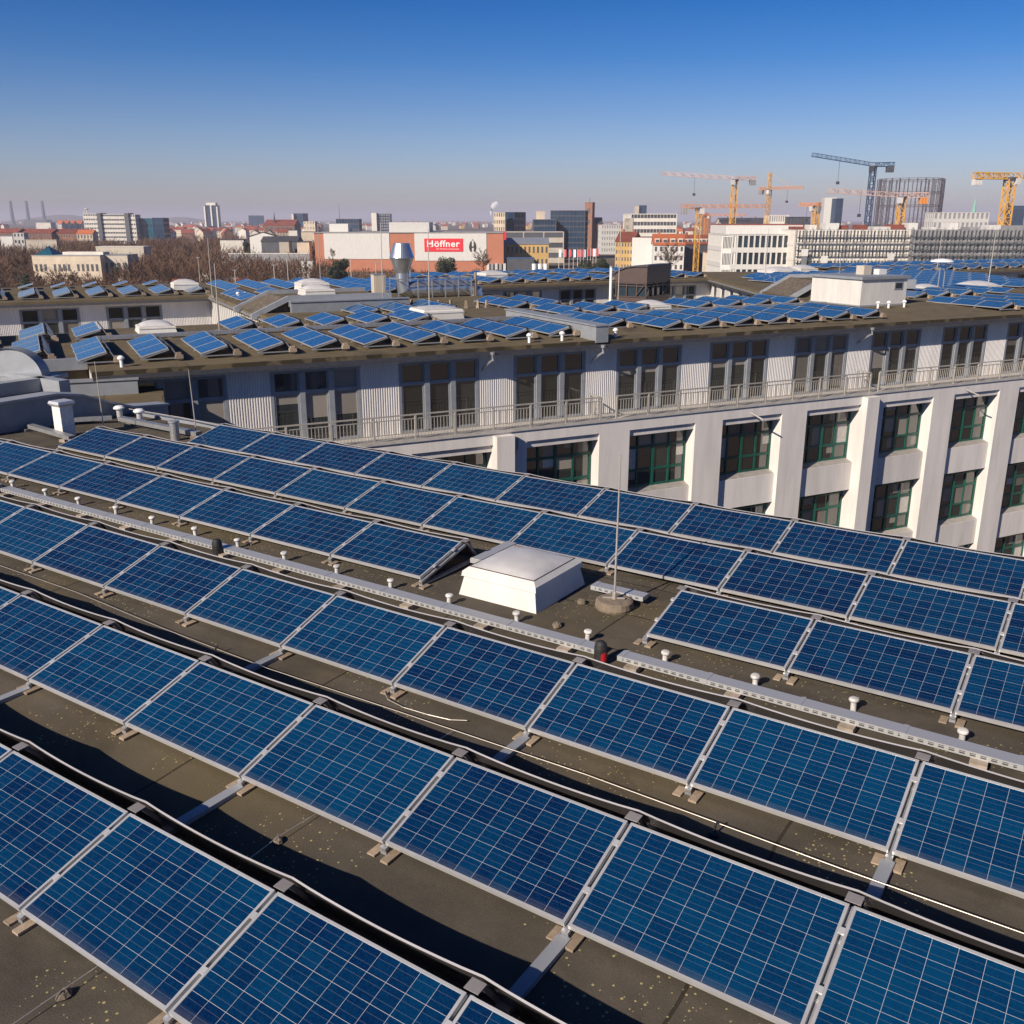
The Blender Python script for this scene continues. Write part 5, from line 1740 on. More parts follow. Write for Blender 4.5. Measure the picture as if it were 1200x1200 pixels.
plain_block('roof_house', 'small cream roof house on the black office wing', 628.5, 638.5, 248, 715, 8, 'cream', 'cream')
bt, w, h = plain_block('brick_tower', 'square brown brick church tower right of the black office', 685.5, 694.5, 237.5, 900, 8, 'brick', 'brick', -20, 'tower')
b = MB(); b.box(-.2, .2, 3, 3.4, h, h + 4); b.build('finial', M['darkwall'], bt)
for z in (.55, .78):
    m = MB(); m.box(-1.2, 1.2, -.06, .05, h * z, h * z + 4); m.build('window', M['darkwall'], bt)
gable_house('church_nave', 'dark church roof at the foot of the brick tower', 694, 706, 262, 255, 905, 18, 'brick', 'slate', 0, 1, 3, 0, chim=0, cat='church')
grid_block('white_apartments', 'white apartment block below the brick tower', 705, 728, 263.5, 800, 14, 5, 8, 'white', 'greywall', 6, .55, .5)
cb2, w, h = grid_block('curved_office', 'wide pale office block with long window bands left of the cranes', 739, 794, 250.5, 720, 30, 6, 14, 'palewall', 'darkwall', 4, .08, .5)
b = MB(); b.box(-w * .5, -w * .45, -.5, 25, 0, h * .9); b.build('end_wall', M['beige'], cb2)
grid_block('far_tower', 'hazy blue tower block behind the wide pale office', 748.5, 758, 240.5, 1500, 22, 10, 4, 'blueglass', 'blueglass', 0, .2, .3)
plain_block('lift_shaft', 'pale shaft on the left of the hazy tower behind the wide office', 744.5, 749, 241, 1495, 16, 'beige')
gable_house('apartment_house', 'ochre apartment house with brown-red roof left of the white courtyard block', 721, 742, 283, 272, 480, 16, 'ochre', 'redroof', -22, 5, 6, 0)
grid_block('blind_block', 'long windowless white house wall stepping down beside the ochre house', 741, 768, 278.5, 470, 18, 1, 8, 'white', 'white', -14, 1.0, 1.0, roofm='redroof')
gable_house('apartment_house', 'white house with bright orange dormered roof', 766, 802, 287, 274.5, 450, 18, 'white', 'orangeroof', -6, 4, 6, 4)
gable_house('apartment_house', 'long dark-walled house with dark slate roof and dormers left of the white construction block', 800, 850, 286, 275.5, 470, 18, 'darkwall', 'redroof', 6, 4, 12, 9)
plain_block('garden_kiosk', 'small pink kiosk building before the dark slate-roofed house', 828, 841, 296, 430, 8, 'cream', 'redroof', 0, 'kiosk')
# white construction block and scaffolded block
w1, w, h = grid_block('construction_block', 'new white office block with regular square windows under construction', 858, 932, 275, 330, 40, 4, 11, 'white', 'glass2', 0, .28, .3, parapet=.3)
b = MB(); b.box(-w * .5, w * .75, 10, 36, h + .06, h + 3.0); b.build('set_back_storey', M['white'], w1)
b = MB(); b.box(-w * .5 - .1, w * .75, 9.9, 36.1, h + 3.01, h + 3.3); b.build('red_edge', M['redroof'], w1)
grid_block('construction_wing', 'slim-windowed white wing at the left of the new white office block', 846, 863, 276.5, 331, 30, 4, 10, 'white', 'darkwall', -24, .42, .3, parapet=.3)
def scaffold(name, label, px0, px1, ptop, D, depth, floors, bays, wall, yaw, tilt_tubes=True):
    root, w, h = grid_block(name, label, px0, px1, ptop, D, depth, floors, bays, wall, 'darkwall', yaw, .5, .2, parapet=.2)
    b = MB()
    n = int(w / 2.5)
    for i in range(n + 1):
        x = -w / 2 + w * i / n
        for y in (-1.6, -.7):
            b.bar((x, y, 0), (x, y, h + .8), .09)
    for k in range(int(h / 2) + 1):
        b.bar((-w / 2, -1.6, k * 2.0), (w / 2, -1.6, k * 2.0), .09)
        b.bar((-w / 2, -1.6, k * 2.0 + 1), (w / 2, -1.6, k * 2.0 + 1), .06)
        b.box(-w / 2, w / 2, -1.5, -.75, k * 2.0 - .04, k * 2.0)
    for i in range(0, n - 1, 6):
        x = -w / 2 + w * i / n
        for k in range(int(h / 2)):
            b.bar((x, -1.62, k * 2.0), (x + w / n * 2, -1.62, k * 2.0 + 2), .07)
    b.build('scaffolding', M['scaff'], root)
    return root, w, h
s1_, w, h = scaffold('scaffolded_block', 'pale column-fronted shell building with scaffolding, sunlit part', 932, 1068, 269.5, 322, 30, 5, 34, 'palewall', 0)
s2_, w2, h2 = scaffold('scaffolded_block', 'scaffolded shell building at the right edge, shaded part coloured dark', 1069, 1262, 269.5, 321, 30, 6, 42, 'greywall', 0)  # same shell as the sunlit part; its shade is put into the grey wall
for s_, w_, h_, n_ in ((s1_, w, h, 7), (s2_, w2, h2, 8)):
    rr = random.Random(n_)
    for i in range(n_):
        x = -w_ / 2 + w_ * (i + .3) / n_
        b = MB(); b.box(x, x + rr.uniform(2, 6), 8, 14, h_ + .06, h_ + rr.uniform(.8, 2.2)); b.build('site_stack', M[rr.choice(['redroof', 'white', 'palewall', 'greywall', 'beige'])], s_)
for i, (px, py) in enumerate([(943, 296), (966, 304), (1044, 301)]):
    p = at(px, py, 319.8)
    b = MB(); b.box(-1.1, 1.1, -.1, 0, -1.1, 1.1); b.box(-.9, .9, .01, .06, -6, -1.1, 1)
    tag(b.build('site_board', [M['white'], M['scaff']], None, p), 'white square board hung on the scaffolding, %s' % ('left one', 'middle one', 'right one')[i], 'sign', 'boards on the scaffolding')
grid_block('slab_tower', 'white slab tower with blue glass right side behind the cranes', 967, 981, 231.5, 1300, 26, 14, 2, 'white', 'white', -8, .9, .8)
grid_block('slab_tower_side', 'blue glass right side block of the white slab tower', 979.5, 989, 232.5, 1290, 20, 14, 4, 'blueglass', 'blueglass', 10, .1, .2)  # right face of the slab tower, built as a separate block
grid_block('pale_office', 'pale office with tall windows behind the construction block', 902, 925, 252, 800, 18, 4, 9, 'palewall', 'greywall', 0, .4, .4)
grid_block('dark_office', 'dark box-shaped office right of the pale office behind the cranes', 924, 950, 254, 790, 18, 4, 6, 'darkwall', 'darkwall', 0, .2, .4)
gable_house('palace_roof', 'brown hipped roof beside the large yellow crane mast', 845, 900, 262, 255.5, 900, 26, 'beige', 'slate', 0, 3, 10, 0, chim=3)
grid_block('white_office', 'long white office with arched attic behind the scaffolded block at the right', 1095, 1160, 249, 900, 20, 4, 12, 'white', 'greywall', 0, .45, .4)
grid_block('blue_tower', 'dark blue tower at the right picture edge', 1188, 1202, 241, 1400, 26, 9, 5, 'blueglass', 'blueglass', 0, .15, .3)
sp = empty('church_spire', (at(1141, 250, 1500).x, 1500, GROUND), 0, 'slender green copper church spire at the right', 'spire')
zt = at(1141, 229.5, 1500).z - GROUND
b = MB(); b.lathe([(4.5, 0), (4.5, zt - 26), (3.6, zt - 24), (0.15, zt)], n=8); b.build('spire', M['copper'], sp)
tt = empty('red_tower', (at(829, 250, 1300).x, 1300, GROUND), 0, 'squat red brick tower with pointed roof between the crane masts', 'tower')
zt = at(829, 249.5, 1300).z - GROUND
b = MB(); b.box(-5, 5, 0, 10, 0, zt * .86); b.build('wall', M['brick'], tt)
b = MB(); b.hexa([(-5.2, -.2, zt * .861), (5.2, -.2, zt * .861), (5.2, 10.2, zt * .861), (-5.2, 10.2, zt * .861)], [(-2, 4, zt), (2, 4, zt), (2, 6, zt), (-2, 6, zt)]); b.build('roof', M['redroof'], tt)
an = empty('radio_mast', (at(398, 257, 2500).x, 2500, GROUND), 0, 'thin radio mast on the skyline above the left part of the store', 'mast')
zt = at(398, 238.5, 2500).z - GROUND
b = MB(); b.tube([(0, 0, 0), (0, 0, zt)], [1.6, .5], 6); b.build('mast', M['scaff'], an)

# --- gasholder frame
gh = empty('gasholder', (at(1062.5, 257, 1130).x, 1130, GROUND), 0, 'large round skeletal gasholder frame of dark steel lattice behind the cranes', 'gasholder')
zt = at(1063, 208.5, 1100).z - GROUND
Rg, nc, nr = 33.5, 24, 5
b = MB()
pts = [(Rg * math.cos(2 * math.pi * (i + .3) / nc), Rg * math.sin(2 * math.pi * (i + .3) / nc)) for i in range(nc)]
for x, y in pts:
    k = 1 + 1.0 / Rg
    b.bar((x, y, 0), (x, y, zt), .75)
    b.bar((x * k * 1.02, y * k * 1.02, 0), (x * k * 1.02, y * k * 1.02, zt), .6)
b.build('columns', M['steel'], gh)
b = MB()
for r in range(nr + 1):
    z = zt * (r + .05) / (nr + .05)
    for dz in (0, -1.7):
        for i in range(nc):
            p, q = pts[i], pts[(i + 1) % nc]
            b.bar((p[0], p[1], z + dz), (q[0], q[1], z + dz), .55)
b.build('ring_girders', M['steel'], gh)
b = MB()
for r in range(nr):
    z0, z1 = zt * (r + .05) / (nr + .05), zt * (r + 1.05) / (nr + .05) - 1.7
    for i in range(nc):
        p, q = pts[i], pts[(i + 1) % nc]
        b.bar((p[0], p[1], z0), (q[0], q[1], z1), .14)
        b.bar((q[0], q[1], z0), (p[0], p[1], z1), .14)
b.build('cross_bracing', M['steel'], gh)

# --- tower cranes
def lattice(b, a, c, w, n, t, tri=False):
    a, c = Vector(a), Vector(c)
    d = (c - a)
    dn = d.normalized()
    up = Vector((0, 0, 1)) if abs(dn.z) < .9 else Vector((1, 0, 0))
    s = dn.cross(up).normalized() * w / 2
    u = s.cross(dn).normalized() * w / 2
    if tri:
        cs = [-s - u, s - u, u * 1.2]
    else:
        cs = [-s - u, s - u, s + u, -s + u]
    for o in cs:
        b.bar(a + o, c + o, t)
    m = len(cs)
    for i in range(n):
        p, q = a + d * i / n, a + d * (i + 1) / n
        for k in range(m):
            o1, o2 = cs[k], cs[(k + 1) % m]
            b.bar(p + (o1 if i % 2 else o2), q + (o2 if i % 2 else o1), t * .65)
            b.bar(q + o1, q + o2, t * .6)
def crane(label, px, pbase, ptop, D, jib, cjib, mastm, jibm, w=2.0, yaw=0.0, slope=0.0, head=0.0, cw='greywall', cab=True, t=0.3, apex=0):
    base = at(px, pbase, D)
    root = empty('tower_crane', (base.x, D, GROUND), R(yaw), label, 'crane', None)
    h = at(px, ptop, D).z - GROUND
    b = MB(); lattice(b, (0, 0, 0), (0, 0, h - 1), w, int(h / (w * 1.1)), t * .8); b.build('mast', M[mastm], root)
    b = MB(); lattice(b, (0, 0, h), (jib, 0, h + slope * abs(jib)), w * .62, int(abs(jib) / (w * .9)), t * .55, True); b.build('jib', M[jibm], root)
    b = MB(); lattice(b, (0, 0, h), (cjib, 0, h + .2), w * .7, max(2, int(abs(cjib) / 2)), t * .75)
    b.box(min(0, cjib), max(0, cjib), -.6, .6, h - .9, h - .7)
    b.build('counter_jib', M[jibm], root)
    sgn_ = 1 if cjib > 0 else -1
    b = MB()
    for k in range(3):
        b.box(*sorted((cjib - sgn_ * k * 1.1, cjib - sgn_ * (k * 1.1 + .95))), -.9, .9, h - 3.2, h - .6)
    b.build('counterweight', M[cw], root)
    if cab:
        b = MB(); sj = 1 if jib > 0 else -1
        b.hexa([(sj * w * .6 - .9, -2.4, h - 3), (sj * w * .6 + .9, -2.4, h - 3), (sj * w * .6 + .9, -.9, h - 3), (sj * w * .6 - .9, -.9, h - 3)],
               [(sj * w * .6 - .9, -2.6, h - .8), (sj * w * .6 + .9, -2.6, h - .8), (sj * w * .6 + .9, -.9, h - .8), (sj * w * .6 - .9, -.9, h - .8)]); b.build('cab', M['white'] if mastm != 'craneb' else M['darkwall'], root)
    b = MB(); b.lathe([(w * .75, h - 1.6), (w * .8, h - .4)], n=12); b.build('slewing_ring', M['darkmetal'], root)
    if apex:
        b = MB(); lattice(b, (0, 0, h), (0, 0, h + apex), w * .6, 3, t * .8); b.bar((0, 0, h + apex), (jib * .6, 0, h + slope * abs(jib) * .6 + .8), t * .4); b.bar((0, 0, h + apex), (cjib * .9, 0, h + .8), t * .4); b.build('apex_frame', M[mastm], root)
    b = MB(); b.bar((jib * .55, 0, h + slope * abs(jib) * .55 - .8), (jib * .55, 0, h - 7), .12); b.box(jib * .55 - .6, jib * .55 + .6, -.5, .5, h - 8.2, h - 7); b.build('hook_block', M['darkmetal'], root)
    return root
crane('large yellow flat-top tower crane with pale jib pointing left', 857.5, 270, 209, 500, -36.5, 10.5, 'craney', 'cranew', 2.4, 3, .06, t=.4)
crane('small orange tower crane with short jib seen end-on behind the white construction block', 898.5, 262, 221, 600, 26, -8, 'craney', 'craneo', 2.0, -58, 0, apex=9, t=.3)
crane('slim yellow tower crane with faint orange jib pointing right', 815, 313, 242, 420, 28, -7.2, 'craney', 'craneo', 1.9, 0, .005, t=.3)
crane('dark blue tower crane with jib rising to the left, before the gasholder', 1017, 258, 193, 450, -27.5, 9, 'craneb', 'craneb', 2.2, 0, .15, cw='darkwall', t=.4)
crane('yellow tower crane with red and white jib pointing left, before the gasholder', 1054, 262, 229, 400, -30, 10, 'craney', 'cranew', 2.4, 0, .06, cw='craneo', t=.42)
crane('big yellow tower crane at the right edge with white counterweight', 1177, 260, 206.5, 380, 30, -15, 'craney', 'craney', 3.0, 8, .02, cw='white', t=.5)
crane('small yellow tower crane without visible jib length left of the white slab tower', 955, 262, 240, 520, -14, 3, 'craney', 'craneo', 2.4, -70, .02, t=.45)
crane('distant orange tower crane with thin jib behind the slim yellow crane', 827, 262, 252, 900, 36, -8, 'craneo', 'craneo', 2.4, 0, 0, t=.45)

# --- flags and poles near the market
rr = random.Random(4)
for i in range(11):
    px = (655, 661, 667, 672, 677, 680, 684, 688.5, 692, 695, 698.5)[i]
    D = 455 + (i % 3) * 12
    p = at(px, 300, D)
    zt = at(px, 292 if i < 7 else 291, D).z
    root = empty('flag_pole', (p.x, D, GROUND), rr.uniform(-.4, .4), '%s banner flag on a pole, %s from the left before the market hall' % ('red' if i % 3 else 'red and white', ordw(i)), 'flag', 'banner flags before the market hall')
    h = zt - GROUND
    b = MB(); b.tube([(0, 0, 0), (0, 0, h)], .12, 6); b.build('pole', M['palewall'], root)
    b = MB(); b.box(.13, 1.1, -.03, .03, h - 3.6, h - .2); b.build('banner', M['flagred'] if i % 3 else M['signwhite'], root)
for i, px in enumerate((626, 633, 639.5)):
    D = 400
    p = at(px, 315, D)
    root = empty('sign_pylon', (p.x, D, GROUND), 0, 'white round sign pylon, %s of three at the market car park' % ('left', 'middle', 'right')[i], 'pylon', 'white pylons at the car park')
    h = at(px, 309, D).z - GROUND
    b = MB(); b.lathe([(.9, h - 2.4), (.95, h)], n=12); b.build('drum', M['white2'], root)
    b = MB(); b.tube([(0, 0, 0), (0, 0, h - 2.39)], .2, 6); b.build('pole', M['galv'], root)
for i, (px, pt, D) in enumerate([(234.5, 302, 300), (276, 317, 260), (322, 311, 240), (338, 303, 250), (412, 304, 260), (441, 308, 255)]):
    p = at(px, 330, D)
    root = empty('lamp_mast', (p.x, D, GROUND), 0, 'thin pale lamp mast standing in the bare wood, %s from the left' % ordw(i), 'mast', 'lamp masts in the wood')
    h = at(px, pt, D).z - GROUND
    b = MB(); b.tube([(0, 0, 0), (0, 0, h)], [.16, .09], 6); b.build('pole', M['beige'], root)
    b = MB(); b.box(-.5, .5, -.2, .2, h + .002, h + .2); b.build('lamp_head', M['greywall'], root)

# --- garden sheds and huts in the wood
rr = random.Random(21)
huts = [(163, 316), (240, 301), (252, 304), (268, 305.5), (283, 303.5), (296, 304), (318, 300), (329, 304), (336, 303), (204, 311), (190, 318), (172, 309), (210, 321), (145, 318), (268, 299)]
for i, (px, py) in enumerate(huts):
    D = rr.uniform(370, 440)
    s = rr.uniform(1.6, 3.0)
    p = at(px, py, D)
    wallm = rr.choice(['palewall', 'cream', 'beige', 'brick', 'white'])
    root = empty('garden_hut', (p.x, D, p.z - 2.2 if False else GROUND), rr.uniform(-.6, .6), 'small %s garden hut among bare trees, %s from the left' % ({'palewall': 'pale', 'cream': 'cream', 'beige': 'beige', 'brick': 'brown', 'white': 'white'}[wallm], ordw(sorted(range(len(huts)), key=lambda q: huts[q][0]).index(i))), 'hut', 'garden huts in the wood')
    h = 2.6
    b = MB(); b.box(-s, s, -1.6, 1.6, 0, h); b.build('wall', M[wallm], root)
    b = MB(); b.hexa([(-s - .3, -1.9, h + .003), (s + .3, -1.9, h + .003), (s + .3, 1.9, h + .003), (-s - .3, 1.9, h + .003)], [(-s - .3, -.1, h + 1.3), (s + .3, -.1, h + 1.3), (s + .3, .1, h + 1.3), (-s - .3, .1, h + 1.3)]); b.build('roof', M[rr.choice(['redroof', 'slate', 'greyroof', 'copper', 'palewall'])], root)

# --- filler town: gabled houses and flat blocks, shared meshes
def town_mesh(kind, wall, roofm, L, Dp, H, HR):
    b = MB()
    b.box(-L / 2, L / 2, 0, Dp, 0, H, 0)
    if kind == 'g':
        for x in (-L / 2, L / 2):
            t = ((x, 0, H), (x, Dp, H), (x, Dp / 2, HR))
            b.face(t if x > 0 else t[::-1], 0)
        for q in ([(-L / 2 - .4, -.4, H - .2), (L / 2 + .4, -.4, H - .2), (L / 2 + .4, Dp / 2, HR), (-L / 2 - .4, Dp / 2, HR)], [(-L / 2 - .4, Dp / 2, HR), (L / 2 + .4, Dp / 2, HR), (L / 2 + .4, Dp + .4, H - .2), (-L / 2 - .4, Dp + .4, H - .2)]):
            b.hexa(q, [(p[0], p[1], p[2] + .3) for p in q], 1)
        for x in (-.3, .25):
            b.box(L * x - .6, L * x + .6, Dp / 2 - .6, Dp / 2 + .6, HR - 1, HR + 1.6, 2)
    else:
        b.box(-L / 2 - .2, L / 2 + .2, -.2, Dp + .2, H + .01, H + .6, 1)
        b.box(-L * .1, L * .1, Dp * .4, Dp * .7, H + .61, H + 3, 0)
    fl_ = max(2, int(H / 3.4)); nb = max(3, int(L / 3.2))
    for r in range(fl_):
        for k in range(nb):
            x = -L / 2 + L * (k + .5) / nb
            z = H * (r + .35) / fl_
            b.box(x - .6, x + .6, -.08, .02, z, z + 1.6, 2)
    me = b.build('town_house', [M[wall], M[roofm], M['darkwall']])
    data = me.data
    bpy.data.objects.remove(me)
    return data
TM = []
rr = random.Random(3)
for kind, wall, roofm in [('g', 'cream', 'redroof'), ('g', 'palewall', 'redroof'), ('g', 'ochre', 'redroof'), ('g', 'palewall', 'orangeroof'), ('g', 'brick', 'redroof'), ('g', 'beige', 'slate'), ('f', 'palewall', 'greywall'), ('f', 'greywall', 'greywall'), ('f', 'beige', 'palewall')]:
    TM.append((kind, wall, roofm, town_mesh(kind, wall, roofm, rr.uniform(15, 24), 11, rr.uniform(10, 14), 16.5 if kind == 'g' else 0)))
names = {'redroof': 'red-roofed', 'orangeroof': 'orange-roofed', 'slate': 'dark-roofed', 'greywall': 'flat grey-topped', 'palewall': 'flat pale-topped'}
wn2 = {'cream': 'cream', 'palewall': 'pale', 'ochre': 'ochre', 'brick': 'brick', 'beige': 'beige', 'greywall': 'grey'}
cnt = 0
zones = [(195, 378, 258.8, 272, 120), (590, 660, 258.8, 264, 12), (690, 745, 258.8, 271, 24), (790, 860, 258.8, 271, 34), (500, 580, 258.8, 264, 40), (-20, 200, 258.6, 264, 30), (380, 500, 258.6, 264, 24), (860, 1220, 258.6, 262, 26)]
for (a, c, p0, p1, n) in zones:
    for i in range(n):
        px = rr.uniform(a, c)
        py = p0 + (p1 - p0) * rr.random() ** 1.6
        topz = -3.0 if True else 0
        ang = math.atan((600 - py) / FPX)
        drop = PIT - ang
        D = min(7000, max(1000, (CAM_H + 9) / max(1e-4, drop)))
        kind, wall, roofm, data = TM[rr.choices(range(9), [5, 5, 2, 3, 3, 2, 3, 1, 2])[0]]
        o = bpy.data.objects.new('town_house', data)
        col.objects.link(o)
        o.location = (at(px, py, D).x, D, GROUND - rr.uniform(0, 3))
        o.rotation_euler = (0, 0, rr.choice([0, math.pi / 2]) + rr.uniform(-.5, .5))
        where = 'left of the store' if px < 378 else ('behind the store' if px < 590 else ('between the store and the cranes' if px < 800 else 'behind the cranes'))
        tag(o, 'small %s %s town house far off %s' % (names[roofm], wn2[wall], where), 'house', '%s %s houses %s' % (names[roofm], wn2[wall], where))
        cnt += 1

# ------------------------------------------------------------------ bare trees
def bare_tree_mesh(seed, h, spread, mats, nlimb=22, ntw=11):
    r_ = random.Random(seed)
    tr = MB()
    th = h * r_.uniform(.28, .4)
    top = Vector((r_.uniform(-.4, .4), r_.uniform(-.4, .4), h * .93))
    mid = Vector((r_.uniform(-.3, .3), r_.uniform(-.3, .3), th))
    tr.tube([(0, 0, 0), mid, (mid + top) / 2 + Vector((r_.uniform(-.4, .4), r_.uniform(-.4, .4), 0)), top], [.03 * h ** .8, .022 * h ** .8, .012 * h ** .8, .02], 6)
    cr = MB()
    def strip(a, c, w0, w1):
        d = (c - a)
        s = d.cross(Vector((r_.uniform(-1, 1), r_.uniform(-1, 1), r_.uniform(-1, 1))))
        if s.length < 1e-5: return
        s.normalize()
        cr.face((a - s * w0, a + s * w0, c + s * w1, c - s * w1), 0, [(0, 0)] * 4)
    for i in range(nlimb):
        t = r_.uniform(0, 1) ** .8
        st_ = mid.lerp(top, t * .9)
        ang = r_.uniform(0, 2 * math.pi)
        ln = spread * (1 - t * .55) * r_.uniform(.6, 1.1)
        up = r_.uniform(.35, 1.0) + t * .4
        d = Vector((math.cos(ang), math.sin(ang), up)).normalized()
        e1 = st_ + d * ln
        m1 = st_.lerp(e1, .5) + Vector((r_.uniform(-.3, .3), r_.uniform(-.3, .3), -.15)) * ln * .2
        tr.tube([st_, m1, e1], [.006 * h, .004 * h, .01], 4, cap=False)
        for j in range(ntw):
            q = r_.uniform(.25, 1)
            b0 = st_.lerp(m1, q * 2) if q < .5 else m1.lerp(e1, q * 2 - 1)
            d2 = (d + Vector((r_.uniform(-1, 1), r_.uniform(-1, 1), r_.uniform(-.3, 1))) * .9).normalized()
            e2 = b0 + d2 * ln * r_.uniform(.2, .5)
            strip(b0, e2, .045, .022)
            for k in range(7):
                b1 = b0.lerp(e2, r_.uniform(.2, 1))
                d3 = (d2 + Vector((r_.uniform(-1, 1), r_.uniform(-1, 1), r_.uniform(-.5, 1)))).normalized()
                strip(b1, b1 + d3 * ln * r_.uniform(.12, .28), .03, .012)
    a = tr.build('trunk', M['bark']); c = cr.build('crown', mats)
    da, dc = a.data, c.data
    bpy.data.objects.remove(a); bpy.data.objects.remove(c)
    return da, dc
BT = [bare_tree_mesh(i, h, s, M[m]) for i, (h, s, m) in enumerate([(13, 4.2, 'twig'), (11, 4.6, 'twig2'), (15, 4.0, 'twig'), (9, 3.8, 'twig2'), (16, 3.0, 'twig'), (12, 5.0, 'twig')])]
def bare_tree(x, y, z, v, rz, s, label, group):
    root = empty('bare_tree', (x, y, z), rz, label, 'tree', group)
    for nm, d in zip(('trunk', 'crown'), BT[v]):
        o = bpy.data.objects.new(nm, d)
        col.objects.link(o)
        o.parent = root
        o.scale = (s, s, s)
rr = random.Random(11)
nt_ = 0
def ground_y(py):
    return (CAM_H - GROUND) / math.tan(PIT - math.atan((600 - py) / FPX))
places = []
while len(places) < 205:          # the wood on the left
    px = rr.uniform(-40, 375); D = rr.uniform(165, 420)
    # keep clear of the derelict hall, huts
    if 30 < px < 150 and 385 < D < 432: continue
    places.append((px, D))
for i in range(26):               # before the store and the market
    places.append((rr.uniform(372, 590), rr.uniform(380, 450)))
for i in range(18):
    places.append((rr.uniform(590, 720), rr.uniform(330, 420)))
for i in range(9):
    places.append((rr.uniform(735, 850), rr.uniform(390, 440)))
for px, D in places:
    x = at(px, 300, D).x
    z = GROUND
    v = rr.randrange(6)
    where = 'in the wood left of the store' if px < 372 else ('in front of the store' if px < 590 else 'near the market hall')
    s = rr.uniform(.45, .8) if px < 372 else rr.uniform(.3, .5)
    if D < 260: s *= .6
    bare_tree(x, D, z, v, rr.uniform(0, 6.28), s, 'bare brown leafless tree %s' % where, 'bare trees %s' % where)
# tall ones with a place of their own
for px, pt, D, v, lab in [(390, 287, 430, 4, 'tall bare tree in front of the white left panel of the store'), (566, 292, 420, 5, 'bare tree in front of the right terracotta end of the store'), (785, 285, 430, 5, 'wide bare tree before the white house with orange roof'), (190, 288, 400, 2, 'tall bare tree standing above the wood left of the middle'), (24, 291, 330, 2, 'tall bare pale tree at the left edge')]:
    h = at(px, pt, D).z - GROUND
    bare_tree(at(px, 300, D).x, D, GROUND, v, 1.0 + px, h / (13, 11, 15, 9, 16, 12)[v], lab, None)

# evergreens
def evergreen(px, pt, D, wpx, label):
    r_ = random.Random(int(px))
    p = at(px, pt, D)
    h = p.z - GROUND
    rad = wpx / 2 * D / FPX
    root = empty('evergreen_tree', (p.x, D, GROUND), 0, label, 'tree', 'dark evergreen trees')
    b = MB(); b.tube([(0, 0, 0), (0.2, 0, h * .5), (0, 0, h * .85)], [.35, .22, .08], 7)
    for i in range(9):
        a = r_.uniform(0, 6.28); z = h * r_.uniform(.3, .75)
        b.tube([(0, 0, z), (math.cos(a) * rad * .6, math.sin(a) * rad * .6, z + h * .12)], [.1, .03], 5, cap=False)
    b.build('trunk', M['bark'], root)
    b = MB()
    lobes = [(Vector((r_.uniform(-.6, .6) * rad, r_.uniform(-.6, .6) * rad, h * r_.uniform(.4, .82))), rad * r_.uniform(.34, .55)) for _ in range(13)]
    for c, rd in lobes:
        for k in range(330):
            d = Vector((r_.gauss(0, 1), r_.gauss(0, 1), r_.gauss(0, 1))).normalized()
            q = c + d * rd * r_.uniform(.55, 1.05)
            if q.z > h: q.z = h - r_.random()
            s = r_.uniform(.18, .42)
            t1 = Vector((r_.uniform(-1, 1), r_.uniform(-1, 1), r_.uniform(-1, 1))).normalized() * s
            t2 = t1.cross(d).normalized() * s * .7 if t1.cross(d).length > 1e-4 else t1
            b.face((q - t1, q + t2, q + t1, q - t2), 0, [(0, 0)] * 4)
    b.build('crown', M['needles'], root)
for px, pt, D, w, lab in [(523, 300, 420, 27, 'round dark evergreen in front of the store sign panel'), (399, 302, 400, 24, 'dark spreading evergreen at the left part of the store'), (389, 309, 395, 16, 'smaller dark evergreen beside the spreading one at the store'), (687, 301, 380, 22, 'dark bushy evergreen before the red flags, left of two'), (704, 301, 385, 24, 'dark bushy evergreen before the red flags, right of two'), (289, 279, 600, 10, 'dark evergreen by the white low shed in the wood'), (134, 309, 410, 9, 'small dark evergreen before the ruined annex'), (27, 315, 300, 14, 'dark evergreen at the left edge of the wood')]:
    evergreen(px, pt, D, w, lab)

# farther wood: one brown mass of many small crowns
b = MB()
rr = random.Random(5)
def scrub(x, y, h, w, n, tw):
    for k in range(n):
        a = rr.uniform(0, 6.28); q = rr.random() ** .6
        base = Vector((x + math.cos(a) * w * q * .5, y + math.sin(a) * w * q * .5, GROUND + h * rr.uniform(.05, .6)))
        d = Vector((math.cos(a) * q + rr.uniform(-.5, .5), math.sin(a) * q + rr.uniform(-.5, .5), rr.uniform(.5, 1.3))).normalized()
        e = base + d * h * rr.uniform(.2, .45)
        s = d.cross(Vector((rr.uniform(-1, 1), rr.uniform(-1, 1), .1)))
        if s.length < 1e-4: continue
        s = s.normalized() * tw
        b.face((base - s, base + s, e + s * .4, e - s * .4), 0, [(0, 0)] * 4)
for i in range(560):
    px = rr.uniform(-60, 380); D = 420 + 800 * rr.random() ** 1.5
    if -10 < px < 160 and 860 < D: continue
    scrub(at(px, 280, D).x, D, rr.uniform(8, 14), rr.uniform(7, 12), 75, .10 + D / 9000)
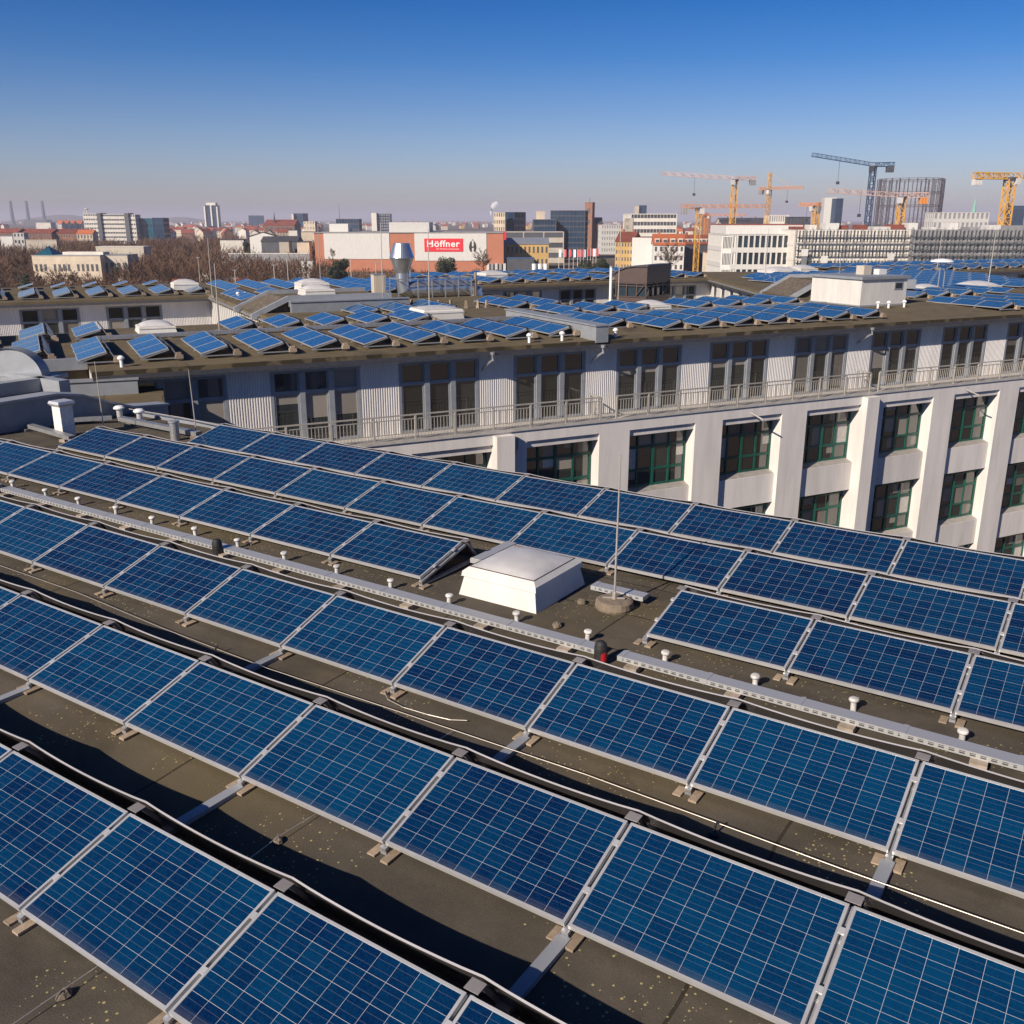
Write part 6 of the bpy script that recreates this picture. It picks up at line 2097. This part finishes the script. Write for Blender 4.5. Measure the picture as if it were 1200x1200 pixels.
for i in range(230):
    px = rr.uniform(-40, 376); D = rr.uniform(600, 850)
    scrub(at(px, 280, D).x, D, rr.uniform(11, 16), rr.uniform(9, 14), 80, .10 + D / 8000)
for i in range(60):
    px = rr.uniform(15, 165); D = rr.uniform(330, 384)
    scrub(at(px, 280, D).x, D, rr.uniform(5, 8.5), rr.uniform(5, 8), 70, .1)
for i in range(900):
    px = rr.uniform(-60, 375); D = 150 + 280 * rr.random()
    if 30 < px < 150 and 388 < D < 432: continue
    scrub(at(px, 280, D).x, D, rr.uniform(2, 6), rr.uniform(4, 8), 46, .06 + D / 6000)
for i in range(240):
    px = rr.uniform(370, 730); D = 330 + 190 * rr.random()
    if D > 440 and px > 588: continue
    scrub(at(px, 300, D).x, D, rr.uniform(2, 5), rr.uniform(4, 8), 40, .07 + D / 6000)
tag(b.build('undergrowth', M['twig']), 'brown leafless undergrowth and farther wood left of the store', 'undergrowth', None, 'stuff')

# --- small steam plume over the skyline
b = MB()
p = at(575, 250, 3500)
prev = None
pts = [(0, 0), (2, 14), (6, 24), (14, 34), (24, 42)]
b.tube([(p.x + x, 3500, p.z + z - 6) for x, z in pts], [2.5, 5, 8, 10, 6], 10)
sm, nt, bs = new_mat('steam')
bs.inputs['Base Color'].default_value = (0.9, 0.9, 0.92, 1)
bs.inputs['Roughness'].default_value = 1.0
bs.inputs['Alpha'].default_value = 0.45
tag(b.build('steam', sm), 'small white steam plume rising over the skyline', 'steam', None, 'stuff')

# ------------------------------------------------------------------ haze
hm, nt, bs = new_mat('haze')
nt.nodes.remove(bs)
vol = N(nt, 'ShaderNodeVolumePrincipled', ins={'Density': 0.00012, 'Anisotropy': 0.0})
vol.inputs['Color'].default_value = (0.82, 0.81, 0.97, 1)
nt.links.new(vol.outputs[0], nt.nodes['Material Output'].inputs['Volume'])
b = MB(); b.box(-27000, 27000, -3100, 31000, GROUND - 1, 128)
tag(b.build('haze', hm), kind='stuff')
print('PANELS near', PANEL_TOTAL, 'far', n_far, 'town', cnt, 'objects', len(bpy.data.objects), 'solar things', sum(1 for o in bpy.data.objects if o.get('category') == 'solar panel'))
